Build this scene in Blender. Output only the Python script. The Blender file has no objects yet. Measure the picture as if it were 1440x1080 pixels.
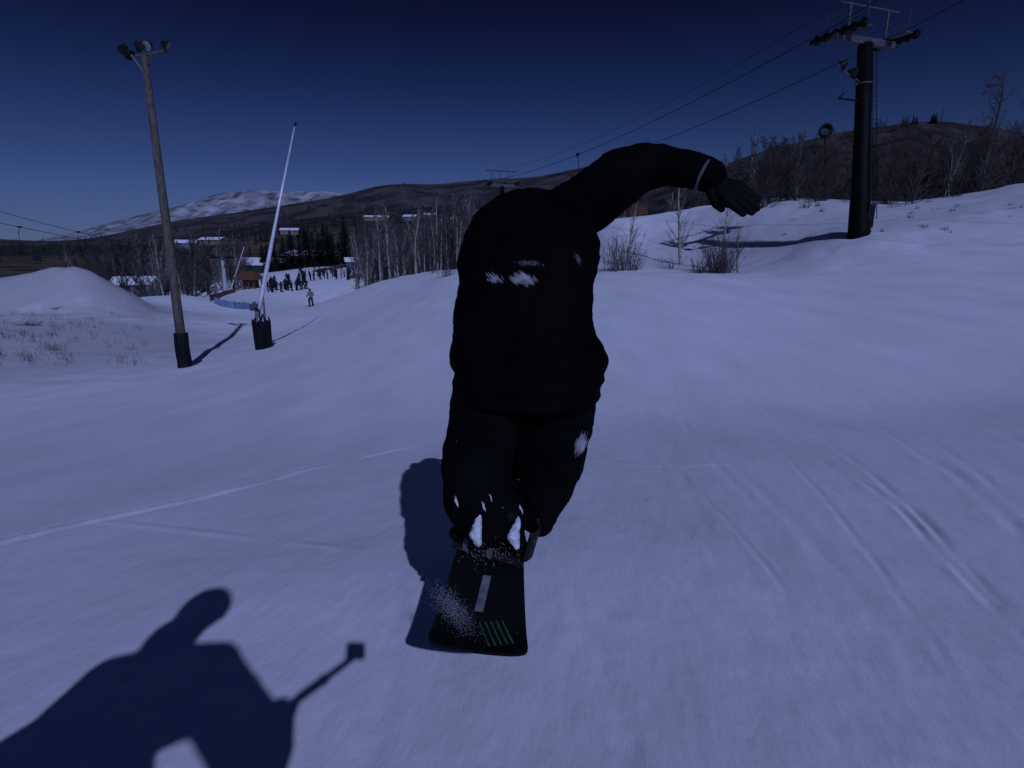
import bpy, bmesh, math, random
import numpy as np
from mathutils import Vector, Matrix, noise as mnoise

random.seed(7)
rng = np.random.default_rng(7)
scene = bpy.context.scene
COL = scene.collection
R = math.radians

# ------------------------------------------------------------------ camera
F = 800.0                       # focal length in pixels of the 1440 x 1080 photograph
PITCH = R(13.7)
CAM = Vector((0, 0, 1.35))
FW = Vector((0, math.cos(PITCH), -math.sin(PITCH)))
UP = Vector((0, math.sin(PITCH), math.cos(PITCH)))
cd = bpy.data.cameras.new('camera')
cd.sensor_width = 36
cd.lens = 36 * F / 1440
cd.clip_start = 0.02
cd.clip_end = 40000
cam = bpy.data.objects.new('camera', cd)
cam.location = CAM
cam.rotation_euler = (math.pi / 2 - PITCH, 0, 0)
COL.objects.link(cam)
scene.camera = cam


def ray(px, py):
    return Vector(((px - 720) / F, 0, 0)) + UP * (-(py - 540) / F) + FW


def PD(px, py, d):              # world point at camera depth d
    return CAM + ray(px, py) * d


def PY(px, py, y):              # world point at forward distance y
    r = ray(px, py)
    return CAM + r * (y / r.y)


# ------------------------------------------------------------------ light
SUN = ray(503, 910).normalized()            # sunlight travels along this
ld = bpy.data.lights.new('sun', 'SUN')
ld.energy = 2.36
ld.angle = R(0.6)
ld.color = (0.42, 0.508, 0.98)
lo = bpy.data.objects.new('sun', ld)
lo.rotation_mode = 'QUATERNION'
lo.rotation_quaternion = SUN.to_track_quat('-Z', 'Y')
lo.location = (0, -20, 40)
COL.objects.link(lo)

w = bpy.data.worlds.new('World')
scene.world = w
w.use_nodes = True
nt = w.node_tree
nt.nodes.clear()
wo = nt.nodes.new('ShaderNodeOutputWorld')
bg = nt.nodes.new('ShaderNodeBackground')
sky = nt.nodes.new('ShaderNodeTexSky')
sky.sky_type = 'NISHITA'
sky.sun_disc = False
sky.sun_elevation = math.asin(-SUN.z)
sky.sun_rotation = math.atan2(-SUN.x, -SUN.y)
sky.altitude = 2300
sky.air_density = 1.0
sky.dust_density = 0.3
sky.ozone_density = 3.0
geo = nt.nodes.new('ShaderNodeNewGeometry')
sep = nt.nodes.new('ShaderNodeSeparateXYZ')
ramp = nt.nodes.new('ShaderNodeValToRGB')
mul = nt.nodes.new('ShaderNodeMix')
mul.data_type = 'RGBA'
mul.blend_type = 'MULTIPLY'
mul.inputs[0].default_value = 1.0
tc = nt.nodes.new('ShaderNodeTexCoord')
nt.links.new(tc.outputs['Generated'], sep.inputs[0])
nt.links.new(sep.outputs['Z'], ramp.inputs[0])
els = ramp.color_ramp.elements
els[0].position = 0.0
els[0].color = (0.058, 0.072, 0.165, 1)
els[1].position = 0.62
els[1].color = (0.013, 0.026, 0.085, 1)
for p, c in ((0.08, (0.060, 0.076, 0.155, 1)), (0.15, (0.044, 0.058, 0.120, 1)), (0.24, (0.018, 0.030, 0.080, 1)), (0.33, (0.007, 0.009, 0.034, 1)), (0.42, (0.007, 0.011, 0.042, 1))):
    e = els.new(p)
    e.color = c
nt.links.new(sky.outputs[0], mul.inputs[6])
nt.links.new(ramp.outputs[0], mul.inputs[7])
nt.links.new(mul.outputs[2], bg.inputs[0])
bg.inputs[1].default_value = 0.15
nt.links.new(bg.outputs[0], wo.inputs[0])

scene.view_settings.view_transform = 'Standard'
scene.view_settings.look = 'None'
scene.view_settings.exposure = 0
scene.view_settings.gamma = 1


# ------------------------------------------------------------------ helpers
def tag(o, label=None, cat=None, group=None, kind=None):
    if label:
        o['label'] = label
    if cat:
        o['category'] = cat
    if group:
        o['group'] = group
    if kind:
        o['kind'] = kind
    return o


def empty(name, loc=(0, 0, 0), rz=0):
    o = bpy.data.objects.new(name, None)
    o.empty_display_size = 0.2
    o.location = loc
    o.rotation_euler = (0, 0, rz)
    COL.objects.link(o)
    return o


def copy_tree(o, parent=None):
    c = o.copy()
    COL.objects.link(c)
    if parent is not None:
        c.parent = parent
    for ch in list(o.children):
        copy_tree(ch, c)
    return c


MATS = {}


def mat(name, c1, c2=None, rough=0.7, scale=4.0, detail=4, bump=0.0, bscale=None, metal=0.0, stretch=(1, 1, 1), lo_=0.4, hi_=0.6, spec=0.08, bdist=0.02):
    if name in MATS:
        return MATS[name]
    m = bpy.data.materials.new(name)
    m.use_nodes = True
    t = m.node_tree
    b = t.nodes['Principled BSDF']
    b.inputs['Roughness'].default_value = rough
    b.inputs['Metallic'].default_value = metal
    b.inputs['Specular IOR Level'].default_value = spec
    co = t.nodes.new('ShaderNodeTexCoord')
    mp = t.nodes.new('ShaderNodeMapping')
    mp.inputs['Scale'].default_value = stretch
    t.links.new(co.outputs['Object'], mp.inputs[0])
    if c2 is None:
        c2 = tuple(x * 0.7 for x in c1)
    n = t.nodes.new('ShaderNodeTexNoise')
    n.inputs['Scale'].default_value = scale
    n.inputs['Detail'].default_value = detail
    t.links.new(mp.outputs[0], n.inputs['Vector'])
    r = t.nodes.new('ShaderNodeValToRGB')
    r.color_ramp.elements[0].position = lo_
    r.color_ramp.elements[1].position = hi_
    r.color_ramp.elements[0].color = (*c1, 1)
    r.color_ramp.elements[1].color = (*c2, 1)
    t.links.new(n.outputs['Fac'], r.inputs[0])
    t.links.new(r.outputs[0], b.inputs['Base Color'])
    if bump:
        n2 = t.nodes.new('ShaderNodeTexNoise')
        n2.inputs['Scale'].default_value = bscale or scale * 3
        n2.inputs['Detail'].default_value = 5
        t.links.new(mp.outputs[0], n2.inputs['Vector'])
        bp = t.nodes.new('ShaderNodeBump')
        bp.inputs['Strength'].default_value = bump
        bp.inputs['Distance'].default_value = bdist
        t.links.new(n2.outputs['Fac'], bp.inputs['Height'])
        t.links.new(bp.outputs[0], b.inputs['Normal'])
    MATS[name] = m
    return m


class MB:
    """collects tubes, boxes, blades; builds ONE mesh object"""

    def __init__(self):
        self.v, self.f, self.m = [], [], []

    def add(self, vs, fs, mi=0):
        o = len(self.v)
        self.v += [tuple(p) for p in vs]
        for f in fs:
            self.f.append(tuple(i + o for i in f))
            self.m.append(mi)

    def tube(self, pts, rad, n=6, mi=0, cap=True):
        pts = [Vector(p) for p in pts]
        k = len(pts)
        if not hasattr(rad, '__len__'):
            rad = [rad] * k
        vs, fs = [], []
        ref = None
        for i, p in enumerate(pts):
            t = pts[min(i + 1, k - 1)] - pts[max(i - 1, 0)]
            if t.length < 1e-9:
                t = Vector((0, 0, 1))
            t.normalize()
            if ref is None:
                a = Vector((1, 0, 0)) if abs(t.x) < 0.8 else Vector((0, 1, 0))
                ref = t.cross(a).normalized()
            ref = (ref - t * ref.dot(t)).normalized()
            s = t.cross(ref)
            for j in range(n):
                a = 2 * math.pi * j / n
                vs.append(p + (ref * math.cos(a) + s * math.sin(a)) * rad[i])
        for i in range(k - 1):
            for j in range(n):
                j2 = (j + 1) % n
                fs.append((i * n + j, i * n + j2, (i + 1) * n + j2, (i + 1) * n + j))
        if cap:
            fs.append(tuple(range(n - 1, -1, -1)))
            fs.append(tuple((k - 1) * n + j for j in range(n)))
        self.add(vs, fs, mi)

    def box(self, c, sx, sy, sz, rot=None, mi=0, taper=1.0):
        c = Vector(c)
        vs = []
        for z in (-1, 1):
            k = taper if z > 0 else 1
            for x, y in ((-1, -1), (1, -1), (1, 1), (-1, 1)):
                p = Vector((x * sx / 2 * k, y * sy / 2 * k, z * sz / 2))
                if rot is not None:
                    p = rot @ p
                vs.append(c + p)
        self.add(vs, [(3, 2, 1, 0), (4, 5, 6, 7), (0, 1, 5, 4), (1, 2, 6, 5), (2, 3, 7, 6), (3, 0, 4, 7)], mi)

    def ball(self, c, r, seg=8, mi=0, sc=(1, 1, 1), jitter=0):
        vs, fs = [], []
        c = Vector(c)
        rings = max(4, seg // 2)
        vs.append(c + Vector((0, 0, r * sc[2])))
        for i in range(1, rings):
            th = math.pi * i / rings
            for j in range(seg):
                ph = 2 * math.pi * j / seg
                q = r * (1 + (random.uniform(-jitter, jitter) if jitter else 0))
                vs.append(c + Vector((q * math.sin(th) * math.cos(ph) * sc[0], q * math.sin(th) * math.sin(ph) * sc[1], q * math.cos(th) * sc[2])))
        vs.append(c - Vector((0, 0, r * sc[2])))
        for j in range(seg):
            fs.append((0, 1 + j, 1 + (j + 1) % seg))
        for i in range(rings - 2):
            for j in range(seg):
                a = 1 + i * seg + j
                b = 1 + i * seg + (j + 1) % seg
                fs.append((a, a + seg, b + seg, b))
        last = len(vs) - 1
        o = 1 + (rings - 2) * seg
        for j in range(seg):
            fs.append((last, o + (j + 1) % seg, o + j))
        self.add(vs, fs, mi)

    def build(self, name, mats, parent=None, smooth=False, bevel=0):
        me = bpy.data.meshes.new(name)
        me.from_pydata(self.v, [], self.f)
        if not isinstance(mats, (list, tuple)):
            mats = [mats]
        for m in mats:
            me.materials.append(m)
        me.polygons.foreach_set('material_index', self.m)
        if smooth:
            me.polygons.foreach_set('use_smooth', [True] * len(me.polygons))
        me.update()
        o = bpy.data.objects.new(name, me)
        COL.objects.link(o)
        if parent is not None:
            o.parent = parent
        if bevel:
            bv = o.modifiers.new('bevel', 'BEVEL')
            bv.width = bevel
            bv.segments = 2
        return o


def vnoise(x, y, seed=0):
    xi, yi = np.floor(x).astype(np.int64), np.floor(y).astype(np.int64)
    xf, yf = x - xi, y - yi

    def h(a, b):
        n = (a * 374761393 + b * 668265263 + seed * 974634541) & 0x7fffffff
        n = ((n ^ (n >> 13)) * 1274126177) & 0x7fffffff
        return ((n ^ (n >> 16)) & 0xffff) / 65535.0
    u, v = xf * xf * (3 - 2 * xf), yf * yf * (3 - 2 * yf)
    return (h(xi, yi) * (1 - u) + h(xi + 1, yi) * u) * (1 - v) + (h(xi, yi + 1) * (1 - u) + h(xi + 1, yi + 1) * u) * v - 0.5


def fbm(x, y, oct_=4, seed=0):
    s, a = 0, 1.0
    for i in range(oct_):
        s = s + a * vnoise(x * 2 ** i, y * 2 ** i, seed + i)
        a *= 0.5
    return s


# ------------------------------------------------------------------ terrain
CTRL = []


def ctl(px, py, y):
    p = PY(px, py, y)
    CTRL.append((p.x, p.y, p.z))


SL_F, SL_X = -0.165, 0.05
for X in (-7, -3.5, 0, 3.5, 7):
    for Y in (-6, -2, 2, 6, 9):
        CTRL.append((X, Y, SL_F * Y + SL_X * X - 0.006 * max(0, Y) * max(0, -X) * 0.3))
for a in ((262, 517, 24), (371, 491, 28), (438, 432, 85), (300, 440, 58), (330, 430, 66), (440, 389, 140), (470, 387, 145), (480, 376, 185), (500, 371, 212), (455, 377, 178), (430, 382, 160), (405, 398, 132), (385, 395, 150), (352, 407, 122), (320, 411, 112),
          (470, 402, 112), (530, 398, 85), (580, 390, 66), (620, 384, 60), (660, 378, 62),
          (600, 396, 52), (700, 392, 46), (780, 388, 42),
          (870, 384, 33), (950, 386, 31), (1010, 386, 30), (1100, 385, 29), (1208, 330, 32), (1300, 345, 28), (1440, 345, 24), (1300, 400, 20),
          (1440, 440, 14), (1440, 400, 18),
          (850, 311, 62), (895, 305, 62), (945, 298, 61), (1000, 291, 61), (1050, 287, 60), (1130, 279, 54), (1240, 286, 46), (1330, 285, 44), (1440, 258, 44),
          (1130, 328, 38), (1060, 326, 43), (1000, 338, 46), (920, 350, 47),
          (0, 500, 25), (120, 470, 32), (60, 450, 38), (200, 430, 50), (0, 440, 44), (250, 414, 62), (140, 425, 58), (0, 420, 62), (360, 470, 40)):
    ctl(*a)
CTRL += [(6, 80, -3.0), (16, 82, -1.5), (36, 78, 2), (50, 66, 4), (30, 100, -3), (55, 90, 2),      # behind the bank it falls off
         (-30, 90, -8.5), (-60, 90, -9), (-90, 70, -8), (0, 110, -7.5), (30, 130, -8), (-60, 140, -11), (-110, 140, -12),
         (0, 200, -6), (-110, 200, -9.5), (80, 200, -6), (-200, 200, -14), (-50, 290, -13), (0, 290, -13), (-140, 290, -14), (200, 200, -2), (0, 400, -14), (-400, 400, -16), (400, 400, -10),
         (0, 2000, -16), (-2000, 2000, -16), (2000, 2000, -16), (0, 8000, -16), (-8000, 6000, -16), (8000, 6000, -16),
         (0, -30, 4.2), (-30, -20, 1.5), (30, -20, 6), (0, -120, 16), (120, -60, 20), (-120, -60, 2), (60, 0, 6), (60, 25, 7), (-40, 0, -2.5), (-60, 20, -4),
         (0, -1000, 40), (1000, 0, 40), (-1000, 0, -10), (0, -8000, 60), (8000, 0, 60), (-8000, 0, -16)]
CTRL = np.array(CTRL)


def warp(x, y):
    return np.arcsinh(x / 9.0), np.arcsinh(y / 9.0)


def _tps(r2):
    return 0.5 * r2 * np.log(r2 + 1e-12)


_cu, _cv = warp(CTRL[:, 0], CTRL[:, 1])
_n = len(_cu)
_K = _tps((_cu[:, None] - _cu[None]) ** 2 + (_cv[:, None] - _cv[None]) ** 2) + np.eye(_n) * 0.002
_P = np.stack([np.ones(_n), _cu, _cv], 1)
_A = np.block([[_K, _P], [_P.T, np.zeros((3, 3))]])
_w = np.linalg.solve(_A, np.concatenate([CTRL[:, 2], np.zeros(3)]))

MOUND = [(PY(101, 400, 47), 17.0, 5.4, 5.0, 3.35)]      # centre, left width, right width, depth, height
TRACKS = []      # polylines (x,y) of grooves: (pts, width, depth)


def ground_np(x, y):
    x = np.asarray(x, float)
    y = np.asarray(y, float)
    sh = x.shape
    x, y = x.ravel(), y.ravel()
    out = np.empty_like(x)
    for s in range(0, len(x), 60000):
        u, v = warp(x[s:s + 60000], y[s:s + 60000])
        k = _tps((u[:, None] - _cu[None]) ** 2 + (v[:, None] - _cv[None]) ** 2)
        out[s:s + 60000] = k @ _w[:_n] + _w[_n] + _w[_n + 1] * u + _w[_n + 2] * v
    for c, sl, sr, sy, hgt in MOUND:
        dx = x - c.x
        d = np.sqrt((dx / np.where(dx < 0, sl, sr)) ** 2 + ((y - c.y) / sy) ** 2 + 0.0012)
        out += hgt * np.clip(1.08 - d, 0, 1) * (1 + 0.12 * fbm(x * 0.5, y * 0.5, 3, 63))
    dist = np.sqrt(x * x + y * y)
    near = np.exp(-(dist / 14) ** 2)
    # soft wind and groomer undulation
    out += 0.009 * fbm(x * 0.55, y * 0.35, 3, 3) * (0.4 + near)
    out += 0.05 * np.exp(-((x + 0.2) / 1.6) ** 2 - ((y - 3.0) / 0.75) ** 2)
    bank = np.clip((x - 4) / 10, 0, 1) * np.clip((y - 24) / 8, 0, 1) * np.clip((75 - y) / 20, 0, 1)
    out += 0.30 * bank * fbm(x * 0.16, y * 0.16, 4, 11) + 0.14 * bank * np.abs(fbm(x * 0.7, y * 0.5, 4, 15))
    out += 0.10 * np.clip((-x - 8) / 6, 0, 1) * np.clip((y - 12) / 8, 0, 1) * np.exp(-(dist / 80) ** 2) * fbm(x * 0.5, y * 0.5, 4, 5)
    return out.reshape(sh)


def gz(x, y):
    return float(ground_np(np.array([x]), np.array([y]))[0])


def hit(px, py, y0=0.5, y1=400):
    """world point where the view ray of a photo pixel meets the snow"""
    r = ray(px, py)
    ys = y0 * (y1 / y0) ** np.linspace(0, 1, 900)
    t = ys / r.y
    z = CAM.z + r.z * t
    g = ground_np(r.x * t, ys)
    below = np.nonzero(z <= g)[0]
    if len(below) == 0:
        i = int(np.argmin(z - g))
        return Vector((r.x * t[i], ys[i], g[i]))
    i = below[0]
    a, b = (t[max(i - 1, 0)], t[i])
    for _ in range(9):
        m = (a + b) / 2
        if CAM.z + r.z * m <= gz(r.x * m, r.y * m):
            b = m
        else:
            a = m
    return Vector((r.x * b, r.y * b, gz(r.x * b, r.y * b)))


def onground(px, y):
    """point on the snow in the column of px at forward distance y"""
    x = (px - 720) / F
    g = None
    yy = -0.2
    # iterate because the column's plan direction depends slightly on height
    py = 400
    for _ in range(6):
        r = ray(px, py)
        X = r.x / r.y * y
        z = gz(X, y)
        d = Vector((X, y, z)) - CAM
        py = 540 - F * d.dot(UP) / d.dot(FW)
    return Vector((X, y, z))


def track(pix, width, depth, crisp=False):
    pts = [hit(*p) for p in pix]
    if crisp:
        TRACKS.append(([(p.x, p.y) for p in pts], width, depth * 0.6))
        return
    TRACKS.append(([(p.x, p.y) for p in pts], width * 0.75, depth * (0.4 if depth > 0 else 0.4)))


track([(-80, 785), (60, 748), (200, 718), (330, 688), (450, 656), (560, 632), (660, 612)], 0.06, -0.045)
track([(-80, 700), (120, 640), (300, 600)], 0.08, 0.008)
track([(820, 645), (920, 655), (1040, 650)], 0.07, -0.015)
track([(1200, 670), (1262, 712), (1320, 775), (1390, 845), (1470, 930)], 0.022, 0.022, True)
track([(1225, 668), (1292, 725), (1352, 790), (1430, 870)], 0.018, 0.014, True)
track([(1060, 600), (1150, 690), (1260, 830), (1350, 960)], 0.018, 0.009, True)
track([(880, 760), (960, 830), (1050, 905), (1130, 985)], 0.018, 0.011, True)
track([(930, 640), (1020, 730), (1120, 850)], 0.016, 0.008, True)
track([(1120, 330), (1200, 360), (1290, 372), (1380, 400)], 0.12, 0.05, True)
track([(0, 700), (60, 660), (130, 600)], 0.02, 0.010, True)
track([(470, 560), (330, 700), (200, 860)], 0.018, 0.007, True)
track([(1130, 600), (1210, 655), (1290, 720), (1360, 800), (1450, 890)], 0.04, 0.020)
track([(860, 745), (950, 810), (1040, 885), (1120, 960)], 0.05, 0.018)
track([(1010, 640), (1100, 720), (1220, 850), (1330, 990)], 0.07, 0.012)
track([(790, 800), (830, 900), (870, 1000), (900, 1090)], 0.05, 0.014)
track([(1300, 640), (1360, 680), (1450, 760)], 0.06, 0.018)
track([(300, 780), (240, 870), (150, 990), (60, 1100)], 0.06, 0.010)
track([(480, 690), (470, 800), (460, 930), (440, 1080)], 0.07, 0.010)
track([(560, 740), (560, 850), (540, 1000), (530, 1090)], 0.05, 0.010)
track([(760, 730), (900, 760), (1000, 775)], 0.05, -0.010)
track([(100, 730), (300, 750), (520, 775)], 0.05, -0.010)
track([(-20, 830), (100, 700), (170, 640)], 0.05, 0.012)
track([(1140, 880), (1260, 960), (1390, 1090)], 0.09, 0.010)
for k in range(7):
    x0 = random.uniform(860, 1400)
    track([(x0, 470), (x0 + (x0 - 720) * 0.35 + random.uniform(-60, 30), 600), (x0 + (x0 - 720) * 0.8, 760)], random.uniform(0.04, 0.08), random.uniform(0.006, 0.014))


def track_depth(x, y):
    out = np.zeros_like(x)
    for pts, wd, dp in TRACKS:
        P = np.array(pts)
        # smooth resample
        tt = np.linspace(0, len(P) - 1, 12 * len(P))
        i = np.clip(np.floor(tt).astype(int), 0, len(P) - 2)
        fr = (tt - i)[:, None]
        p0, p1, p2, p3 = P[np.clip(i - 1, 0, None)], P[i], P[i + 1], P[np.clip(i + 2, None, len(P) - 1)]
        Q = 0.5 * ((2 * p1) + (-p0 + p2) * fr + (2 * p0 - 5 * p1 + 4 * p2 - p3) * fr ** 2 + (-p0 + 3 * p1 - 3 * p2 + p3) * fr ** 3)
        lo_, hi_ = Q.min(0) - 0.5, Q.max(0) + 0.5
        sel = np.nonzero((x > lo_[0]) & (x < hi_[0]) & (y > lo_[1]) & (y < hi_[1]))[0]
        if len(sel) == 0:
            continue
        X, Y = x[sel], y[sel]
        best = np.full(len(sel), 1e9)
        par = np.zeros(len(sel))
        for j in range(len(Q) - 1):
            a, b = Q[j], Q[j + 1]
            ab = b - a
            L = ab @ ab + 1e-12
            t = np.clip(((X - a[0]) * ab[0] + (Y - a[1]) * ab[1]) / L, 0, 1)
            d = np.hypot(X - a[0] - t * ab[0], Y - a[1] - t * ab[1])
            m = d < best
            best[m] = d[m]
            par[m] = (j + t[m]) / (len(Q) - 1)
        fade = np.clip(np.minimum(par, 1 - par) * 6, 0, 1)
        brk = np.clip(0.75 + 1.6 * fbm(X * 2.3, Y * 2.3, 2, 21), 0.1, 1.3)
        out[sel] -= dp * fade * brk * (np.exp(-(best / wd) ** 2) - 0.35 * np.exp(-((best - 2.0 * wd) / (0.9 * wd)) ** 2))
    return out


def build_ground():
    ang = np.concatenate([np.arange(-180, -66, 3.0), np.arange(-66, 66, 0.27), np.arange(66, 180, 3.0)])
    ang = np.radians(ang)
    rad = [0.35]
    while rad[-1] < 70:
        rad.append(rad[-1] * 1.009)
    while rad[-1] < 12000:
        rad.append(rad[-1] * 1.05)
    rad = np.array(rad)
    na, nr = len(ang), len(rad)
    x = (rad[:, None] * np.sin(ang)[None]).ravel()
    y = (rad[:, None] * np.cos(ang)[None]).ravel()
    z = ground_np(x, y)
    near = np.hypot(x, y) < 25
    idx = np.nonzero(near)[0]
    z[idx] += track_depth(x[idx], y[idx])
    d = np.hypot(x[idx], y[idx])
    # chopped-up, granular spring snow near the lens
    cl = np.clip(fbm(x[idx] * 0.8, y[idx] * 0.5, 3, 77) + 0.25, 0, 1)
    z[idx] += (0.010 * fbm(x[idx] * 4.0, y[idx] * 2.2, 4, 31) + 0.012 * cl * np.clip(fbm(x[idx] * 9, y[idx] * 5, 3, 41), -0.1, 1)) * np.exp(-(d / 11) ** 2)
    v = np.stack([x, y, z], 1)
    c = np.array([[0, 0, gz(0, 0)]])
    v = np.concatenate([v, c])
    i = np.arange(nr - 1)[:, None]
    j = np.arange(na)[None]
    j2 = (j + 1) % na
    q = np.stack([i * na + j, (i + 1) * na + j, (i + 1) * na + j2, i * na + j2], -1).reshape(-1, 4)[:, ::-1]
    me = bpy.data.meshes.new('snow_ground')
    nq = len(q)
    me.vertices.add(len(v))
    me.vertices.foreach_set('co', v.ravel())
    tri = np.stack([np.full(na, len(v) - 1), (np.arange(na) + 1) % na, np.arange(na)], 1)
    loops = np.concatenate([q.ravel(), tri.ravel()])
    me.loops.add(len(loops))
    me.loops.foreach_set('vertex_index', loops.astype(np.int32))
    me.polygons.add(nq + na)
    me.polygons.foreach_set('loop_start', np.concatenate([np.arange(nq) * 4, nq * 4 + np.arange(na) * 3]).astype(np.int32))
    me.polygons.foreach_set('loop_total', np.concatenate([np.full(nq, 4), np.full(na, 3)]).astype(np.int32))
    me.update(calc_edges=True)
    me.validate()
    me.polygons.foreach_set('use_smooth', [True] * len(me.polygons))
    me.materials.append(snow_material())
    o = bpy.data.objects.new('snow_ground', me)
    COL.objects.link(o)
    tag(o, kind='structure', label='packed ski run snow with old tracks', cat='ground')
    return o


def snow_material():
    m = bpy.data.materials.new('snow')
    m.use_nodes = True
    t = m.node_tree
    b = t.nodes['Principled BSDF']
    b.inputs['Roughness'].default_value = 0.6
    b.inputs['Specular IOR Level'].default_value = 0.25
    g = t.nodes.new('ShaderNodeNewGeometry')
    n1 = t.nodes.new('ShaderNodeTexNoise')
    n1.inputs['Scale'].default_value = 0.55
    n1.inputs['Detail'].default_value = 6
    mp = t.nodes.new('ShaderNodeMapping')
    mp.inputs['Scale'].default_value = (1.7, 0.5, 1)
    t.links.new(g.outputs['Position'], mp.inputs[0])
    t.links.new(mp.outputs[0], n1.inputs['Vector'])
    r = t.nodes.new('ShaderNodeValToRGB')
    r.color_ramp.elements[0].position = 0.32
    r.color_ramp.elements[0].color = (0.755, 0.755, 0.755, 1)
    r.color_ramp.elements[1].position = 0.66
    r.color_ramp.elements[1].color = (0.86, 0.86, 0.87, 1)
    t.links.new(n1.outputs['Fac'], r.inputs[0])
    # far valley floor: brown scrub in place of snow
    sp = t.nodes.new('ShaderNodeSeparateXYZ')
    t.links.new(g.outputs['Position'], sp.inputs[0])
    n3 = t.nodes.new('ShaderNodeTexNoise')
    n3.inputs['Scale'].default_value = 0.02
    n3.inputs['Detail'].default_value = 6
    t.links.new(g.outputs['Position'], n3.inputs['Vector'])
    ma = t.nodes.new('ShaderNodeMath')
    ma.operation = 'MULTIPLY_ADD'
    ma.inputs[1].default_value = 160.0
    t.links.new(n3.outputs['Fac'], ma.inputs[0])
    t.links.new(sp.outputs['Y'], ma.inputs[2])
    mr = t.nodes.new('ShaderNodeMapRange')
    mr.inputs['From Min'].default_value = 265
    mr.inputs['From Max'].default_value = 275
    t.links.new(ma.outputs[0], mr.inputs['Value'])
    mix = t.nodes.new('ShaderNodeMix')
    mix.data_type = 'RGBA'
    mix.inputs[7].default_value = (0.05, 0.042, 0.035, 1)
    t.links.new(mr.outputs[0], mix.inputs[0])
    # weedy, trampled field at left; machine-made pile and off-piste bank with shade painted in
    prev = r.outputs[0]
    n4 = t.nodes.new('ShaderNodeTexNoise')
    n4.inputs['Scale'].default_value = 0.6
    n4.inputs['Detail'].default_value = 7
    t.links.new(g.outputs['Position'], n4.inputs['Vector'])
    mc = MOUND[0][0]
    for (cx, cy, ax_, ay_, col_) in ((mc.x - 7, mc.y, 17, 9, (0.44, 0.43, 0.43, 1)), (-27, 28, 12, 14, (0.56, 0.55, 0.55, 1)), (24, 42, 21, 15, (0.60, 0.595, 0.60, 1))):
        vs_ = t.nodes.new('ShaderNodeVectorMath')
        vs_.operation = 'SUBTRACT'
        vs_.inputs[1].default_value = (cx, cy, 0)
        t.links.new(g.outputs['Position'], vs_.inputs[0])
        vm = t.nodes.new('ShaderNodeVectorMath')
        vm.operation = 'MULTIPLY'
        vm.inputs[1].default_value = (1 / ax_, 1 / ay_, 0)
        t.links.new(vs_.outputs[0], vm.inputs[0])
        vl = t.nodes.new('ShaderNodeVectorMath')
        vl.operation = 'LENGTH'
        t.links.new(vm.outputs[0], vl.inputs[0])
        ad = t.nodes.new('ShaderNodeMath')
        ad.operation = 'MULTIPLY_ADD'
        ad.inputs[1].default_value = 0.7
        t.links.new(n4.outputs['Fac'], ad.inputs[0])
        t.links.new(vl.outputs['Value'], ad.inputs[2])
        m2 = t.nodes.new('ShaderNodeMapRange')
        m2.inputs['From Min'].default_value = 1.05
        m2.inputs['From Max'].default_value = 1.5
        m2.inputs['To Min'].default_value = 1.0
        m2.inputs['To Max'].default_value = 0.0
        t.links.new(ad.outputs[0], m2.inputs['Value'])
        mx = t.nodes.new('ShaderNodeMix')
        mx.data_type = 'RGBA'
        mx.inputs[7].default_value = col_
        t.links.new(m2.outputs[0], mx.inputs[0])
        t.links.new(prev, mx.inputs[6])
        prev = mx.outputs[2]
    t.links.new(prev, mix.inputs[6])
    t.links.new(mix.outputs[2], b.inputs['Base Color'])
    n2 = t.nodes.new('ShaderNodeTexNoise')
    n2.inputs['Scale'].default_value = 9
    n2.inputs['Detail'].default_value = 8
    n2.inputs['Roughness'].default_value = 0.62
    t.links.new(mp.outputs[0], n2.inputs['Vector'])
    bp = t.nodes.new('ShaderNodeBump')
    bp.inputs['Strength'].default_value = 0.28
    bp.inputs['Distance'].default_value = 0.03
    t.links.new(n2.outputs['Fac'], bp.inputs['Height'])
    t.links.new(bp.outputs[0], b.inputs['Normal'])
    return m


build_ground()


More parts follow.
